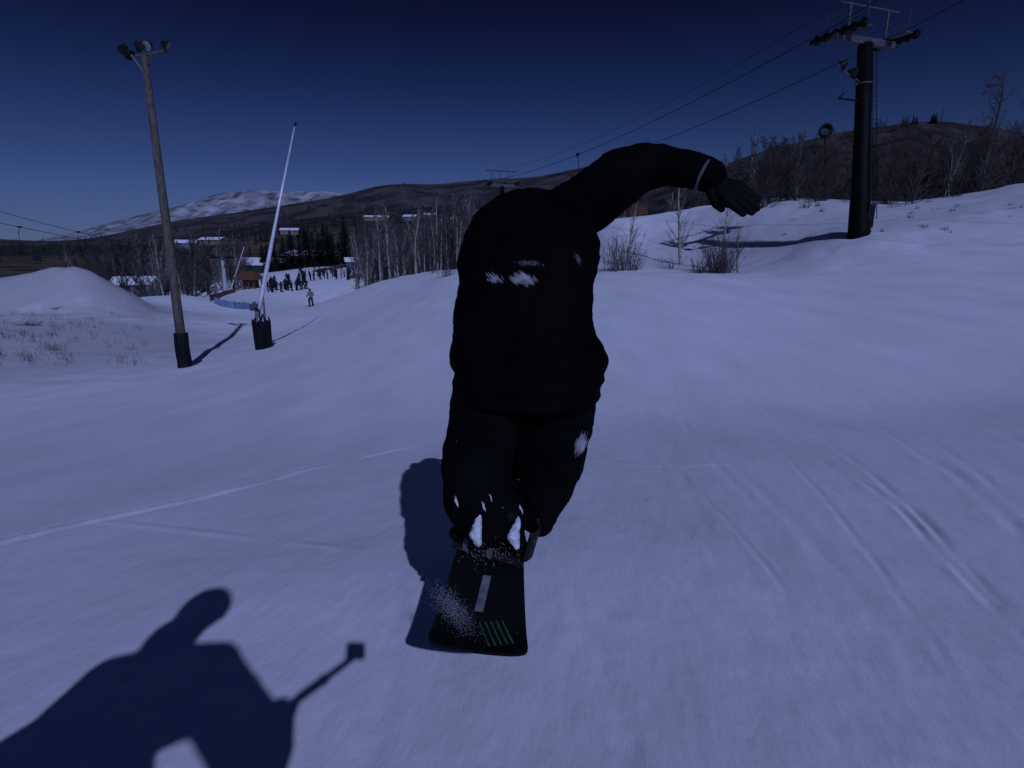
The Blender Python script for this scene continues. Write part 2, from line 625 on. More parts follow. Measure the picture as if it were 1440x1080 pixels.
# ------------------------------------------------------------------ hills
def hill(name, sil, yc, yf, zf, m, amp=0.1, rows=46, cols=260, back=1.6, rough=1.0, seed=1, label=None, crest_noise=0.0, pw=1.0):
    px = np.linspace(sil[0][0], sil[-1][0], cols)
    py = np.interp(px, [s[0] for s in sil], [s[1] for s in sil])
    # smooth the polyline
    k = np.ones(9) / 9
    py = np.convolve(np.pad(py, 4, mode='edge'), k, 'valid')
    v = []
    for i in range(cols):
        p = PY(px[i], py[i], yc)
        cz = p.z
        sx = p.x / yc
        v.append((sx, cz))
    v = np.array(v)
    tt = np.concatenate([np.linspace(0, 1, rows), np.linspace(1, 2, rows // 3)[1:]])
    T, I = np.meshgrid(tt, np.arange(cols), indexing='ij')
    Y = np.where(T <= 1, yf + (yc - yf) * T, yc + (yc * back - yc) * (T - 1))
    X = v[I, 0] * Y
    up = np.where(T <= 1, np.clip(T, 0, 1) ** pw, np.clip(2 - T, 0, 1))
    up = np.where(T <= 1, up, up * up * (3 - 2 * up))
    Z = zf + (v[I, 1] - zf) * up
    s = 6.0 / (yc - yf)
    env = np.where(T <= 1, 4 * T * (1 - T) + 0.05, 0.3) + crest_noise
    Z = Z + amp * (v[I, 1] - zf) * env * fbm(X * s * rough, Y * s * rough, 5, seed)
    V = np.stack([X, Y, Z], -1).reshape(-1, 3)
    nr = len(tt)
    f = []
    for i in range(nr - 1):
        for j in range(cols - 1):
            f.append((i * cols + j, i * cols + j + 1, (i + 1) * cols + j + 1, (i + 1) * cols + j))
    me = bpy.data.meshes.new(name)
    me.from_pydata(V.tolist(), [], f)
    me.polygons.foreach_set('use_smooth', [True] * len(me.polygons))
    me.materials.append(m)
    o = bpy.data.objects.new(name, me)
    COL.objects.link(o)
    tag(o, kind='structure', label=label, cat='hill')
    return V.reshape(nr, cols, 3)


m_mtn = mat('mountain_snow', (0.46, 0.46, 0.48), (0.07, 0.066, 0.068), scale=0.0042, detail=14, stretch=(1.6, 0.6, 3.0), lo_=0.34, hi_=0.66, rough=0.9, bump=0.6, bscale=0.01, bdist=40)
m_ridge = mat('scrub_ridge', (0.085, 0.070, 0.064), (0.026, 0.024, 0.024), scale=0.009, detail=9, lo_=0.42, hi_=0.6, rough=1, bump=1.0, bscale=0.05, bdist=12)
m_ridge2 = mat('scrub_ridge_near', (0.052, 0.043, 0.040), (0.016, 0.015, 0.015), scale=0.03, detail=9, lo_=0.40, hi_=0.6, rough=1, bump=1.0, bscale=0.12, bdist=5)
m_tan = mat('willow_flat', (0.12, 0.088, 0.06), (0.03, 0.025, 0.022), scale=0.05, detail=8, lo_=0.42, hi_=0.62, rough=1, bump=1.0, bscale=0.4, bdist=2)
m_hill = mat('brush_hillside', (0.075, 0.058, 0.050), (0.018, 0.016, 0.016), scale=0.09, detail=10, lo_=0.40, hi_=0.62, rough=1, bump=1.0, bscale=0.5, bdist=1.6)

hill('snowy_mountain', [(-300, 352), (0, 345), (60, 337), (120, 322), (180, 306), (230, 296), (280, 281), (310, 271), (340, 267), (375, 268), (400, 267), (440, 269), (480, 271), (540, 275), (700, 285), (900, 290), (1010, 248), (1080, 262), (1700, 300)],
     9000, 5200, -16, m_mtn, amp=0.25, seed=4, label='snow patched mountain far behind the valley', crest_noise=0.02, rough=2)
dv = hill('dark_ridge', [(-500, 325), (-100, 333), (0, 336), (70, 340), (130, 335), (190, 323), (240, 311), (300, 303), (360, 295), (420, 285), (480, 276), (515, 266), (545, 257), (565, 255), (590, 260), (620, 260), (660, 253), (700, 252), (750, 250), (790, 242), (830, 232), (880, 236), (950, 245), (1050, 255), (1700, 270)],
     3200, 1300, -16, m_ridge, amp=0.16, seed=9, label='dark brush covered ridge below the snowy mountain', rough=1.6, crest_noise=0.01)
lv = hill('low_ridge', [(-600, 350), (-100, 345), (0, 345), (100, 346), (180, 345), (260, 335), (330, 322), (420, 308), (520, 297), (620, 290), (720, 285), (850, 283), (1000, 285), (1700, 300)],
     1250, 600, -16, m_ridge2, amp=0.2, seed=19, label='low dark wooded ridge across the valley', rough=1.5)
wv = hill('willow_flats', [(-500, 366), (0, 362), (120, 360), (220, 356), (300, 341), (360, 330), (430, 322), (520, 316), (640, 314), (760, 316), (900, 320), (1500, 330)],
     560, 235, -15, m_tan, amp=0.15, seed=29, label='tan willow flats behind the base area', rough=3)
hv = hill('brush_hillside', [(760, 300), (860, 285), (930, 266), (975, 250), (1005, 237), (1060, 217), (1110, 203), (1160, 191), (1215, 181), (1270, 173), (1310, 171), (1345, 172), (1395, 178), (1430, 186), (1480, 200), (1600, 225), (1900, 270)],
          330, 95, -8, m_hill, amp=0.10, seed=39, label='brown brush covered hill behind the lift tower', rough=2.5, crest_noise=0.04)

# ------------------------------------------------------------------ materials of things
m_wood = mat('pole_wood', (0.12, 0.10, 0.08), (0.07, 0.058, 0.048), scale=3, stretch=(4, 4, 0.5), rough=0.85, bump=0.4, bscale=12)
m_pad = mat('black_pad', (0.005, 0.006, 0.007), (0.009, 0.010, 0.012), scale=5, rough=0.6, bump=0.6, bscale=6)
m_galv = mat('galvanised_steel', (0.11, 0.115, 0.125), (0.06, 0.063, 0.07), scale=8, rough=0.45, metal=0.3)
m_dark = mat('dark_steel', (0.008, 0.008, 0.009), (0.014, 0.0135, 0.0135), scale=4, rough=0.5, bump=0.15)
m_rust = mat('tower_paint', (0.0025, 0.0025, 0.0028), (0.005, 0.0045, 0.0042), scale=2.5, stretch=(1, 1, 0.3), rough=0.6, bump=0.2)
m_alu = mat('aluminium_lance', (0.62, 0.64, 0.68), (0.5, 0.52, 0.55), scale=6, rough=0.35, metal=0.2)
m_cable = mat('steel_cable', (0.012, 0.012, 0.014), rough=0.6)
m_glass = mat('lamp_glass', (0.25, 0.26, 0.28), rough=0.15, spec=0.6)
m_bark = mat('bark_dark', (0.055, 0.047, 0.042), (0.035, 0.03, 0.028), scale=6, rough=0.9)
m_aspen = mat('bark_pale', (0.34, 0.31, 0.27), (0.14, 0.12, 0.11), scale=5, stretch=(1, 1, 2), rough=0.85, lo_=0.45, hi_=0.65)
m_twig = mat('twig', (0.075, 0.062, 0.055), (0.05, 0.042, 0.038), scale=3, rough=0.9)
m_twig_pale = mat('twig_pale', (0.17, 0.15, 0.135), (0.10, 0.085, 0.08), scale=3, rough=0.9)
m_needle = mat('spruce_needles', (0.022, 0.034, 0.022), (0.010, 0.017, 0.012), scale=1.5, rough=0.9)
m_snowcap = mat('roof_snow', (0.8, 0.8, 0.81), (0.74, 0.74, 0.75), scale=2, rough=0.7, bump=0.3, bscale=2)
m_straw = mat('dry_stem', (0.10, 0.085, 0.065), (0.06, 0.05, 0.04), scale=2, rough=0.9)


# ------------------------------------------------------------------ trees
def bare_branch(mb_t, mb_c, p, d, L, r, depth, cfg, rnd):
    n = 5 if depth == 0 else 3
    pts, rad = [p.copy()], [r]
    q = p.copy()
    dd = d.copy()
    tip = r * (0.25 if depth == 0 else 0.35)
    kids = []
    for i in range(n):
        dd = (dd + Vector((rnd.gauss(0, 1), rnd.gauss(0, 1), rnd.gauss(0, 1))) * cfg['wob'] + Vector((0, 0, cfg['up'] * (0 if depth == 0 else 1)))).normalized()
        q = q + dd * (L / n)
        pts.append(q.copy())
        rad.append(r + (tip - r) * (i + 1) / n)
        f = (i + 1) / n
        if depth < cfg['depth']:
            lo = cfg['clear'] if depth == 0 else 0.15
            if f > lo:
                cnt = cfg['kids'][depth]
                for _ in range(cnt):
                    kids.append((q + dd * (-rnd.random() * L / n), dd.copy(), rad[-1], f))
    (mb_t if depth == 0 else mb_c).tube(pts, rad, n=6 if depth == 0 else 3, cap=False)
    for (kp, kd, kr, f) in kids:
        a = rnd.uniform(0, 2 * math.pi)
        s = Vector((math.cos(a), math.sin(a), 0))
        s = (s - kd * s.dot(kd)).normalized()
        sp = rnd.uniform(*cfg['spread'])
        nd = (kd * math.cos(sp) + s * math.sin(sp)).normalized()
        shape = (1.15 - f * 0.75) if depth == 0 else (1.0 - 0.5 * f)
        bare_branch(mb_t, mb_c, kp, nd, L * cfg['ratio'] * shape * rnd.uniform(0.6, 1.2), max(kr * rnd.uniform(0.4, 0.6), cfg['rmin']), depth + 1, cfg, rnd)


def make_bare(seed, h, r, cfg, mt, mc, name='bare_tree', stems=1):
    rnd = random.Random(seed)
    t, c = MB(), MB()
    for s in range(stems):
        lean = Vector((rnd.gauss(0, 0.05 + 0.14 * (stems > 1)), rnd.gauss(0, 0.05 + 0.14 * (stems > 1)), 1)).normalized()
        base = Vector((rnd.gauss(0, 0.1), rnd.gauss(0, 0.1), -0.3)) if stems > 1 else Vector((0, 0, -0.3))
        bare_branch(t, c, base, lean, h * (1 if s == 0 else rnd.uniform(0.6, 0.95)), r, 0, cfg, rnd)
    root = empty(name, (0, 0, -500))
    t.build('trunk', mt, root, smooth=True)
    c.build('crown', mc, root)
    return root


CFG_ASPEN = dict(wob=0.06, up=0.10, depth=3, kids=(4, 2, 1), clear=0.35, spread=(0.5, 1.0), ratio=0.36, rmin=0.008)
CFG_FAR = dict(wob=0.06, up=0.10, depth=3, kids=(6, 3, 2), clear=0.22, spread=(0.4, 0.9), ratio=0.36, rmin=0.026)
CFG_BIG = dict(wob=0.10, up=0.05, depth=3, kids=(6, 3, 2), clear=0.12, spread=(0.5, 1.1), ratio=0.45, rmin=0.016)
CFG_SAP = dict(wob=0.05, up=0.06, depth=2, kids=(6, 3), clear=0.2, spread=(0.4, 0.9), ratio=0.34, rmin=0.005)

protos = {
    'far_pale': [make_bare(10 + i, 9, 0.13, CFG_FAR, m_aspen, m_twig_pale) for i in range(4)],
    'far_dark': [make_bare(20 + i, 9, 0.13, CFG_FAR, m_bark, m_twig) for i in range(4)],
    'big': [make_bare(30 + i, 10, 0.17, CFG_BIG, m_bark, m_twig) for i in range(3)],
    'sapling': [make_bare(40 + i, 4, 0.075, CFG_SAP, m_aspen, m_twig_pale, 'aspen_sapling') for i in range(3)],
}
used = set()


def place_tree(kind, p, h, label, group, cat='tree', rz=None, sunk=0.0):
    lst = protos[kind]
    src = random.choice(lst)
    o = copy_tree(src)
    base_h = {'far_pale': 9, 'far_dark': 9, 'big': 10, 'sapling': 4, 'spruce': 10}[kind]
    s = h / base_h
    o.location = (p[0], p[1], p[2] - sunk)
    o.scale = (s * random.uniform(0.85, 1.15),) * 2 + (s,)
    o.rotation_euler = (random.gauss(0, 0.03), random.gauss(0, 0.03), random.uniform(0, 6.28) if rz is None else rz)
    tag(o, label, cat, group)
    return o


def make_spruce(seed, h=10, w=2.3):
    rnd = random.Random(seed)
    root = empty('spruce_tree', (0, 0, -500))
    t, c = MB(), MB()
    t.tube([(0, 0, -0.4), (0, 0, h * 0.5), (0, 0, h * 0.97)], [0.2, 0.12, 0.02], n=7)
    levels = 30
    for i in range(levels):
        f = i / (levels - 1)
        z = h * (0.07 + 0.91 * f)
        L = w * (1 - f) ** 0.85 * rnd.uniform(0.8, 1.15) + 0.12
        n = int(13 - 7 * f)
        a0 = rnd.uniform(0, 6.28)
        for k in range(n):
            a = a0 + 6.28 * k / n + rnd.uniform(-0.25, 0.25)
            l = L * rnd.uniform(0.6, 1.15)
            d = Vector((math.cos(a), math.sin(a), 0))
            s = Vector((-math.sin(a), math.cos(a), 0))
            droop = -0.30 * l + rnd.uniform(-0.1, 0.1)
            for q in range(5):
                g0 = 0.15 + 0.17 * q
                c0 = Vector((0, 0, z)) + d * l * g0 + Vector((0, 0, droop * g0 ** 1.3))
                wd = l * 0.42 * (1.05 - g0) + 0.05
                for sg in (-1, 1):
                    tip = c0 + (s * sg * wd + d * l * 0.22) + Vector((0, 0, rnd.uniform(-0.22, -0.02)))
                    c.add([c0 - d * 0.10 * l, c0 + d * 0.20 * l + Vector((0, 0, 0.03)), tip], [(0, 1, 2)])
                c.add([c0 + s * 0.05, c0 - s * 0.05, c0 + d * l * 0.25 - Vector((0, 0, rnd.uniform(0.1, 0.3)))], [(0, 1, 2)])
    t.build('trunk', m_bark, root)
    c.build('crown', m_needle, root)
    return root


protos['spruce'] = [make_spruce(50 + i, 10, 2.0 + 0.35 * i) for i in range(3)]


def shrub(p, h, w, n, label, group, seed, mt=None):
    rnd = random.Random(seed)
    root = empty('bare_shrub', p)
    mb, tw = MB(), MB()
    for i in range(n):
        a = rnd.uniform(0, 6.28)
        lean = rnd.uniform(0.05, 0.9)
        d = Vector((math.cos(a) * lean * w / h, math.sin(a) * lean * w / h, 1))
        L = h * rnd.uniform(0.45, 1.05) * (1 - 0.35 * lean)
        b = Vector((rnd.gauss(0, w * 0.22), rnd.gauss(0, w * 0.22), -0.12))
        pts = [b]
        for k in range(4):
            d = d + Vector((rnd.gauss(0, 0.12), rnd.gauss(0, 0.12), 0.03))
            pts.append(pts[-1] + d * L / 4)
        r = rnd.uniform(0.008, 0.016)
        mb.tube(pts, [r, r * 0.85, r * 0.7, r * 0.55, r * 0.3], n=3, cap=False)
        for k in range(6):
            j = rnd.randint(1, 4)
            q = pts[j]
            e = q + Vector((rnd.gauss(0, 0.16), rnd.gauss(0, 0.16), rnd.uniform(0.05, 0.3))) * h * 0.35
            tw.tube([q, e], [r * 0.55, r * 0.25], n=3, cap=False)
    mb.build('stems', mt or m_bark, root)
    tw.build('crown', m_twig, root)
    tag(root, label, 'shrub', group)
    return root


# grove of pale aspens left of the rider, beyond the snow lip
g = 'bare aspens beyond the snow lip'
lab = 'pale trunked bare aspen in the dense grove beyond the snow lip'
for i in range(76):
    px = random.uniform(502, 672)
    y = random.uniform(72, 125)
    p = onground(px, y)
    place_tree('far_pale' if random.random() < 0.7 else 'far_dark', p, random.uniform(8.0, 13.0) * (y / 100) * (1.0 if px > 530 else 0.85), lab, g, sunk=0.3)
g = 'bare trees beyond the left terrace'
lab = 'bare brown tree in the thicket beyond the left terrace'
for i in range(74):
    px = random.uniform(110, 345)
    y = random.uniform(88, 150)
    if 278 < px:
        y = random.uniform(128, 160)
    p = onground(px, y)
    place_tree('far_dark' if random.random() < 0.72 else 'far_pale', p, random.uniform(8.5, 13) * (y / 120), lab, g, sunk=0.3)
place_tree('far_pale', onground(232, 82), 9.5, 'tall pale bare tree just right of the floodlight pole', None)
place_tree('far_pale', onground(256, 84), 8.0, 'thin pale bare tree between floodlight pole and grey lift tower', None)
# evergreens
g = 'spruces behind the base area'
lab = 'dark spruce in the row behind the base area crowd'
for px, y, h in ((398, 178, 11), (410, 190, 13), (422, 182, 10), (432, 196, 14), (441, 204, 13), (450, 194, 12), (457, 206, 15), (464, 198, 12), (470, 212, 13), (388, 190, 11),
                 (379, 182, 10), (372, 196, 10)):
    place_tree('spruce', onground(px, y), h * 1.0, lab, g, sunk=0.2)
place_tree('spruce', onground(487, 205), 17, 'tall lone spruce at the right end of the base area', None, sunk=0.2)
g = 'spruces beside the snow roofed house'
lab = 'dark spruce rising beside the small snow roofed house'
for px, y, h in ((165, 130, 9), (176, 138, 10), (186, 135, 8), (215, 128, 8), (222, 136, 9), (156, 150, 9), (146, 160, 10), (171, 158, 11), (232, 150, 9)):
    place_tree('spruce', onground(px, y), h, lab, g, sunk=0.2)
g = 'far spruces on the flats'
lab = 'small distant spruce on the tan flats'
for i in range(44):
    px = random.uniform(140, 640)
    y = random.uniform(230, 330)
    p = onground(px, y)
    place_tree('spruce', (p.x, p.y, p.z), random.uniform(8, 13), lab, g, sunk=0.2)

# thicket along the top of the right bank
g = 'bare trees along the top of the bank'
lab = 'dark bare tree in the thicket along the top of the snow bank'
for i in range(108):
    px = random.uniform(1062, 1470)
    y = random.uniform(43, 60) if px > 1240 else random.uniform(46, 62)
    p = onground(px, y)
    hh = random.uniform(3.0, 5.6) * (y / 50)
    place_tree('big' if random.random() < 0.95 else 'far_pale', p, hh, lab, g, sunk=0.25)
place_tree('big', onground(1370, 48), 9.6, 'tallest bare tree, standing against the sky right of the lift tower', None, sunk=0.2)
place_tree('big', onground(1425, 50), 8.0, 'tall dark bare tree at the right end of the bank', None, sunk=0.2)
place_tree('far_pale', onground(1118, 58), 7.2, 'slim bare tree between the fan snow gun and the raised arm', None, sunk=0.2)
g = 'bare trees behind the bank crest'
lab = 'thin bare tree poking up behind the crest of the bank'
for i in range(30):
    px = random.uniform(850, 1075)
    p = onground(px, random.uniform(63, 82))
    place_tree('far_pale' if random.random() < 0.5 else 'far_dark', p, random.uniform(5, 9), lab, g, sunk=0.3)
# brush on the brown hillside
CFG_MASS = dict(wob=0.07, up=0.10, depth=2, kids=(6, 3), clear=0.15, spread=(0.4, 0.9), ratio=0.40, rmin=0.03)


def tree_mass(name, pts, label, seed):
    """a far wood that reads as one mass: hundreds of small bare trees in one object"""
    rnd = random.Random(seed)
    mb = MB()
    for p, h in pts:
        d = Vector((rnd.gauss(0, 0.05), rnd.gauss(0, 0.05), 1)).normalized()
        bare_branch(mb, mb, Vector(p) - Vector((0, 0, 0.3)), d, h, 0.07 + 0.008 * h, 0, CFG_MASS, rnd)
    o = mb.build(name, m_twig)
    tag(o, label, 'wood', None, 'stuff')


pts = []
for i in range(330):
    r_, c_ = random.randint(10, 46), random.randint(40, 215)
    pts.append((hv[r_, c_], random.uniform(3.5, 7)))
tree_mass('hillside_wood', pts, 'thin bare wood covering the brown hillside', 1)
pts = []
for i in range(150):
    px = random.uniform(1055, 1500)
    p = onground(px, random.uniform(58, 88))
    pts.append((p, random.uniform(4, 6.5) * p.y / 62))
tree_mass('bank_wood', pts, 'bare wood filling the ground behind the bank thicket', 2)
pts = []
for i in range(110):
    px = random.uniform(505, 690)
    p = onground(px, random.uniform(110, 170))
    pts.append((p, random.uniform(9, 13) * p.y / 130))
for i in range(110):
    px = random.uniform(90, 350)
    p = onground(px, random.uniform(135, 190))
    pts.append((p, random.uniform(7, 10) * p.y / 150))
tree_mass('valley_wood', pts, 'bare wood on the valley floor behind the nearer groves', 3)
def cone_wood(name, pts, label, seed):
    rnd = random.Random(seed)
    mb = MB()
    for p, h in pts:
        w_ = h * rnd.uniform(0.16, 0.28)
        for k in range(3):
            z0, z1 = h * (0.05 + 0.28 * k), h * (0.5 + 0.25 * k)
            ww = w_ * (1 - 0.27 * k)
            n = 6
            a0 = rnd.uniform(0, 6)
            vs = [Vector(p) + Vector((math.cos(a0 + 6.283 * j / n) * ww * rnd.uniform(0.7, 1.2), math.sin(a0 + 6.283 * j / n) * ww * rnd.uniform(0.7, 1.2), z0 + rnd.uniform(-0.06, 0.06) * h)) for j in range(n)]
            vs.append(Vector(p) + Vector((0, 0, z1)))
            mb.add(vs, [(j, (j + 1) % n, n) for j in range(n)])
    o = mb.build(name, m_needle)
    tag(o, label, 'wood', None, 'stuff')


pts = []
while len(pts) < 1500:
    a_ = random.random()
    arr = lv if a_ < 0.55 else (wv if a_ < 0.8 else dv)
    r_, c_ = random.randint(4, 45), random.randint(20, 240)
    p = Vector(arr[r_, c_])
    if mnoise.noise(Vector((p.x * 0.012, p.y * 0.006, 3.3))) < -0.02:
        continue
    p += Vector((random.uniform(-8, 8), random.uniform(-8, 8), -1))
    pts.append((p, random.uniform(7, 13) * (1.6 if arr is dv else 1.0)))
cone_wood('valley_conifers', pts, 'dark far conifer wood speckled over the valley ridges', 4)

g = 'spruces on the hilltop'
for px in (1270, 1277, 1283, 1290, 1308, 1314):
    j = int(np.argmin(np.abs(np.array([CAM.x + hv[45, k][0] / hv[45, k][1] for k in range(260)]) - (ray(px, 172).x / ray(px, 172).y))))
    place_tree('spruce', hv[44, j], random.uniform(4, 6), 'tiny dark evergreen on the hilltop right of the tower', g, sunk=0.4)

# saplings and shrubs on the bank
for px, py, hpx, lab in ((958, 372, 125, 'slender pale sapling with a forked top left of the big bush'),
                         (1013, 378, 100, 'leaning pale sapling rising out of the dark bush'),
                         (880, 374, 90, 'thin sapling close to the rider on the snow bank'),
                         (1036, 380, 70, 'short pale sapling at the right edge of the dark bush')):
    p = hit(px, py)
    d = (p - CAM).dot(FW)
    place_tree('sapling', p, hpx / F * d, lab, None, cat='sapling')
for k, (px, py, hpx, wpx, n, lab) in enumerate(((1012, 384, 62, 50, 170, 'dense dark bare bush at the foot of the snow bank'),
                                                (870, 380, 62, 44, 80, 'bare bush beside the rider at the foot of the bank'),
                                                (893, 380, 42, 26, 36, 'smaller bare bush just right of the bush beside the rider'),
                                                (985, 384, 30, 26, 40, 'low bare bush touching the left side of the dense dark bush'),
                                                (940, 378, 22, 26, 25, 'sparse low bush under the forked sapling'),
                                                (1133, 292, 14, 16, 30, 'small dark tuft on the bank left of the tower'),
                                                (1150, 290, 10, 14, 30, 'smaller dark tuft next to the tuft left of the tower'),
                                                (630, 388, 36, 30, 40, 'bare bush on the snow lip at the left of the rider'),
                                                (610, 384, 22, 24, 30, 'low bare bush on the snow lip before the aspen grove'),
                                                (40, 458, 10, 24, 60, 'dark matted bush on the snow of the left field'),
                                                (82, 432, 5, 20, 24, 'flattened dark brush at the foot of the snow pile'),
                                                (1257, 291, 8, 20, 24, 'low dark brush on the bank right of the tower'))):
    p = hit(px, py)
    d = (p - CAM).dot(FW)
    shrub(p, hpx / F * d, wpx / F * d, n, lab, None, 100 + k)

g = 'small dark tufts on the snow bank'
lab = 'small dark tuft of weeds poking through the snow bank'
for k in range(26):
    px = random.uniform(1070, 1440)
    py = random.uniform(284, 330) if k % 3 else random.uniform(275, 300)
    p = hit(px, py)
    if p.y > 60:
        continue
    d = (p - CAM).dot(FW)
    shrub(p, random.uniform(4, 9) / F * d, random.uniform(6, 14) / F * d, random.randint(10, 22), lab, g, 300 + k)

# dry stems poking through the snow at the left
mb = MB()
rnd = random.Random(5)
for i in range(1000):
    px, py = rnd.uniform(-60, 215), rnd.uniform(440, 516)
    if rnd.random() < px / 250 or mnoise.noise(Vector((px * 0.03, py * 0.06, 0))) < rnd.uniform(-0.2, 0.25):
        continue
    c = hit(px, py)
    for k in range(rnd.randint(1, 6)):
        b = c + Vector((rnd.gauss(0, 0.15), rnd.gauss(0, 0.15), 0))
        hgt = rnd.uniform(0.08, 0.36)
        e = b + Vector((rnd.gauss(0, 0.09), rnd.gauss(0, 0.09), hgt))
        mb.tube([b - Vector((0, 0, 0.05)), (b + e) / 2 + Vector((rnd.gauss(0, 0.02), 0, 0)), e], [0.007, 0.006, 0.004], n=3, cap=False)
tag(mb.build('dry_grass', m_straw), 'dry weed stems sticking out of the snow in the left field', 'grass', kind='stuff')


# ------------------------------------------------------------------ floodlight pole
def sheath(mb, pts_axis, r, n=20, ragged=0.1, rnd=random):
    """padding wrapped round a pole, with a ragged top; pts_axis bottom, top"""
    a, b = Vector(pts_axis[0]), Vector(pts_axis[1])
    t = (b - a).normalized()
    x = t.cross(Vector((0, 1, 0))).normalized()
    y = t.cross(x)
    rows = 8
    vs, fs = [], []
    for i in range(rows + 1):
        f = i / rows
        for j in range(n):
            an = 2 * math.pi * j / n
            rr = r * (1 + 0.05 * math.sin(5 * an + i) + rnd.uniform(-0.03, 0.03))
            top = (rnd.uniform(-ragged, ragged) if i == rows else 0)
            vs.append(a + (b - a) * f + t * top + (x * math.cos(an) + y * math.sin(an)) * rr)
    for i in range(rows):
        for j in range(n):
            fs.append((i * n + j, i * n + (j + 1) % n, (i + 1) * n + (j + 1) % n, (i + 1) * n + j))
    fs.append(tuple(range(rows * n, rows * n + n)))
    mb.add(vs, fs)


def flood(parent, c, d, size=0.3):
    """one floodlight: dark housing, glass, bracket; d = pointing direction"""
    d = Vector(d).normalized()
    q = d.to_track_quat('Z', 'Y').to_matrix()
    h = MB()
    c = Vector(c)
    h.tube([c - d * size * 0.9, c - d * size * 0.5, c, c + d * 0.04], [size * 0.3, size * 0.55, size * 0.85, size * 0.9], n=12)
    h.tube([c - d * size * 0.4, c - d * size * 0.4 - Vector((0, 0, size * 1.1))], size * 0.14, n=5)
    o = h.build('floodlight', m_dark, parent)
    g_ = MB()
    g_.tube([c + d * 0.042, c + d * 0.06], [size * 0.8, size * 0.75], n=12)
    g_.build('lamp_glass', m_glass, o)


base = hit(260, 516)
D = (base - CAM).dot(FW)
top = PD(203, 78, D * 1.0)
root = empty('floodlight_pole', base)
tag(root, 'tall wooden floodlight pole with black padding at its foot', 'light pole')
L = top - base
mb = MB()
mb.tube([Vector((0, 0, -0.4)), L * 0.3, L * 0.7, L], [0.20, 0.185, 0.16, 0.135], n=14)
mb.build('pole', m_wood, root, smooth=True)
mb = MB()
sheath(mb, [(0, 0, -0.1), L * 0.105], 0.28, ragged=0.09, rnd=random.Random(3))
mb.build('pad', m_pad, root, smooth=False)
mb = MB()
sc = D / F
ca, cb = L + Vector((-1.35 * 14 * sc, 0, -5 * sc)), L + Vector((34 * sc, 0, 6 * sc))
mb.tube([L + Vector((-30 * sc, 0.12, -2 * sc)), L + Vector((34 * sc, 0.12, 7 * sc))], 0.07, n=6)
mb.build('crossarm', m_wood, root)
mb = MB()
mb.tube([L + Vector((-15 * sc, -0.17, -1 * sc)), L + Vector((-1 * sc, -0.19, -23 * sc))], 0.05, n=5)
mb.tube([L + Vector((15 * sc, -0.17, 3 * sc)), L + Vector((-1 * sc, -0.19, -23 * sc))], 0.05, n=5)
mb.build('brace', m_galv, root)
for dx, dz, dr in ((-30, 8, (-0.6, 0.5, -0.5)), (-22, 2, (-0.3, 0.8, -0.4)), (-6, 12, (0.3, 0.8, -0.5)), (4, 13, (-0.2, -0.8, -0.5)), (32, 13, (0.8, 0.3, -0.5))):
    flood(root, L + Vector((dx * sc, 0.1, dz * sc)), dr, 0.27)

# ------------------------------------------------------------------ snow lance
base = hit(371, 490)
D = (base - CAM).dot(FW)
sc = D / F
root = empty('snow_lance', base)
tag(root, 'slender leaning snowmaking lance rising from a black padded base', 'snow gun')


def rel(px, py, dd=0):
    return PD(px, py, D + dd) - base


mb = MB()
mb.tube([rel(362, 446), rel(367, 420), rel(390, 300), rel(415, 174)], [0.12, 0.12, 0.075, 0.035], n=10)
mb.build('lance', m_alu, root, smooth=True)
mb = MB()
mb.tube([rel(414, 178), rel(416, 172)], [0.05, 0.05], n=8)
mb.tube([rel(413, 175), rel(418, 174)], [0.025, 0.025], n=5)
mb.build('nozzle_head', m_dark, root)
mb = MB()
mb.tube([Vector((0, 0.05, -0.2)), rel(371, 455, 0.1)], 0.13, n=10)
mb.tube([rel(374, 466), rel(371, 430), rel(369, 405)], [0.06, 0.055, 0.04], n=8)
mb.tube([rel(362, 462, -0.1), rel(360, 438, -0.1), rel(357, 425)], [0.07, 0.07, 0.09], n=8)
mb.box(rel(358, 432, -0.1), 0.38, 0.3, 0.34)
mb.build('valve_stand', m_galv, root)
hs = MB()
hs.tube([rel(366, 455, -0.15), rel(369, 442, -0.3), rel(373, 450, -0.2), rel(377, 462, -0.1)], 0.05, n=6)
hs.tube([rel(356, 432, -0.2), rel(364, 436, -0.3), rel(367, 458, -0.2)], 0.04, n=6)
hs.build('hose', m_dark, root)
mb = MB()
rnd = random.Random(8)
W = 11.5 * sc
for i in range(9):
    an = 2 * math.pi * (i + 0.5) / 9
    an2 = 2 * math.pi * (i + 1.45) / 9
    pa, pb = Vector((math.cos(an), math.sin(an), 0)) * W, Vector((math.cos(an2), math.sin(an2), 0)) * W
    h1, h2 = 39 * sc + rnd.uniform(-0.12, 0.22), 39 * sc + rnd.uniform(-0.12, 0.22)
    k = 0.9
    mb.add([pa * k + Vector((0, 0, -0.2)), pb * k + Vector((0, 0, -0.2)), pb + Vector((0, 0, h2)), pa + Vector((0, 0, h1)),
            pa * 1.1 * k + Vector((0, 0, -0.2)), pb * 1.1 * k + Vector((0, 0, -0.2)), pb * 1.1 + Vector((0, 0, h2)), pa * 1.1 + Vector((0, 0, h1))],
           [(0, 1, 2, 3), (7, 6, 5, 4), (3, 2, 6, 7), (0, 3, 7, 4), (1, 5, 6, 2), (0, 4, 5, 1)])
mb.build('pad', m_pad, root)

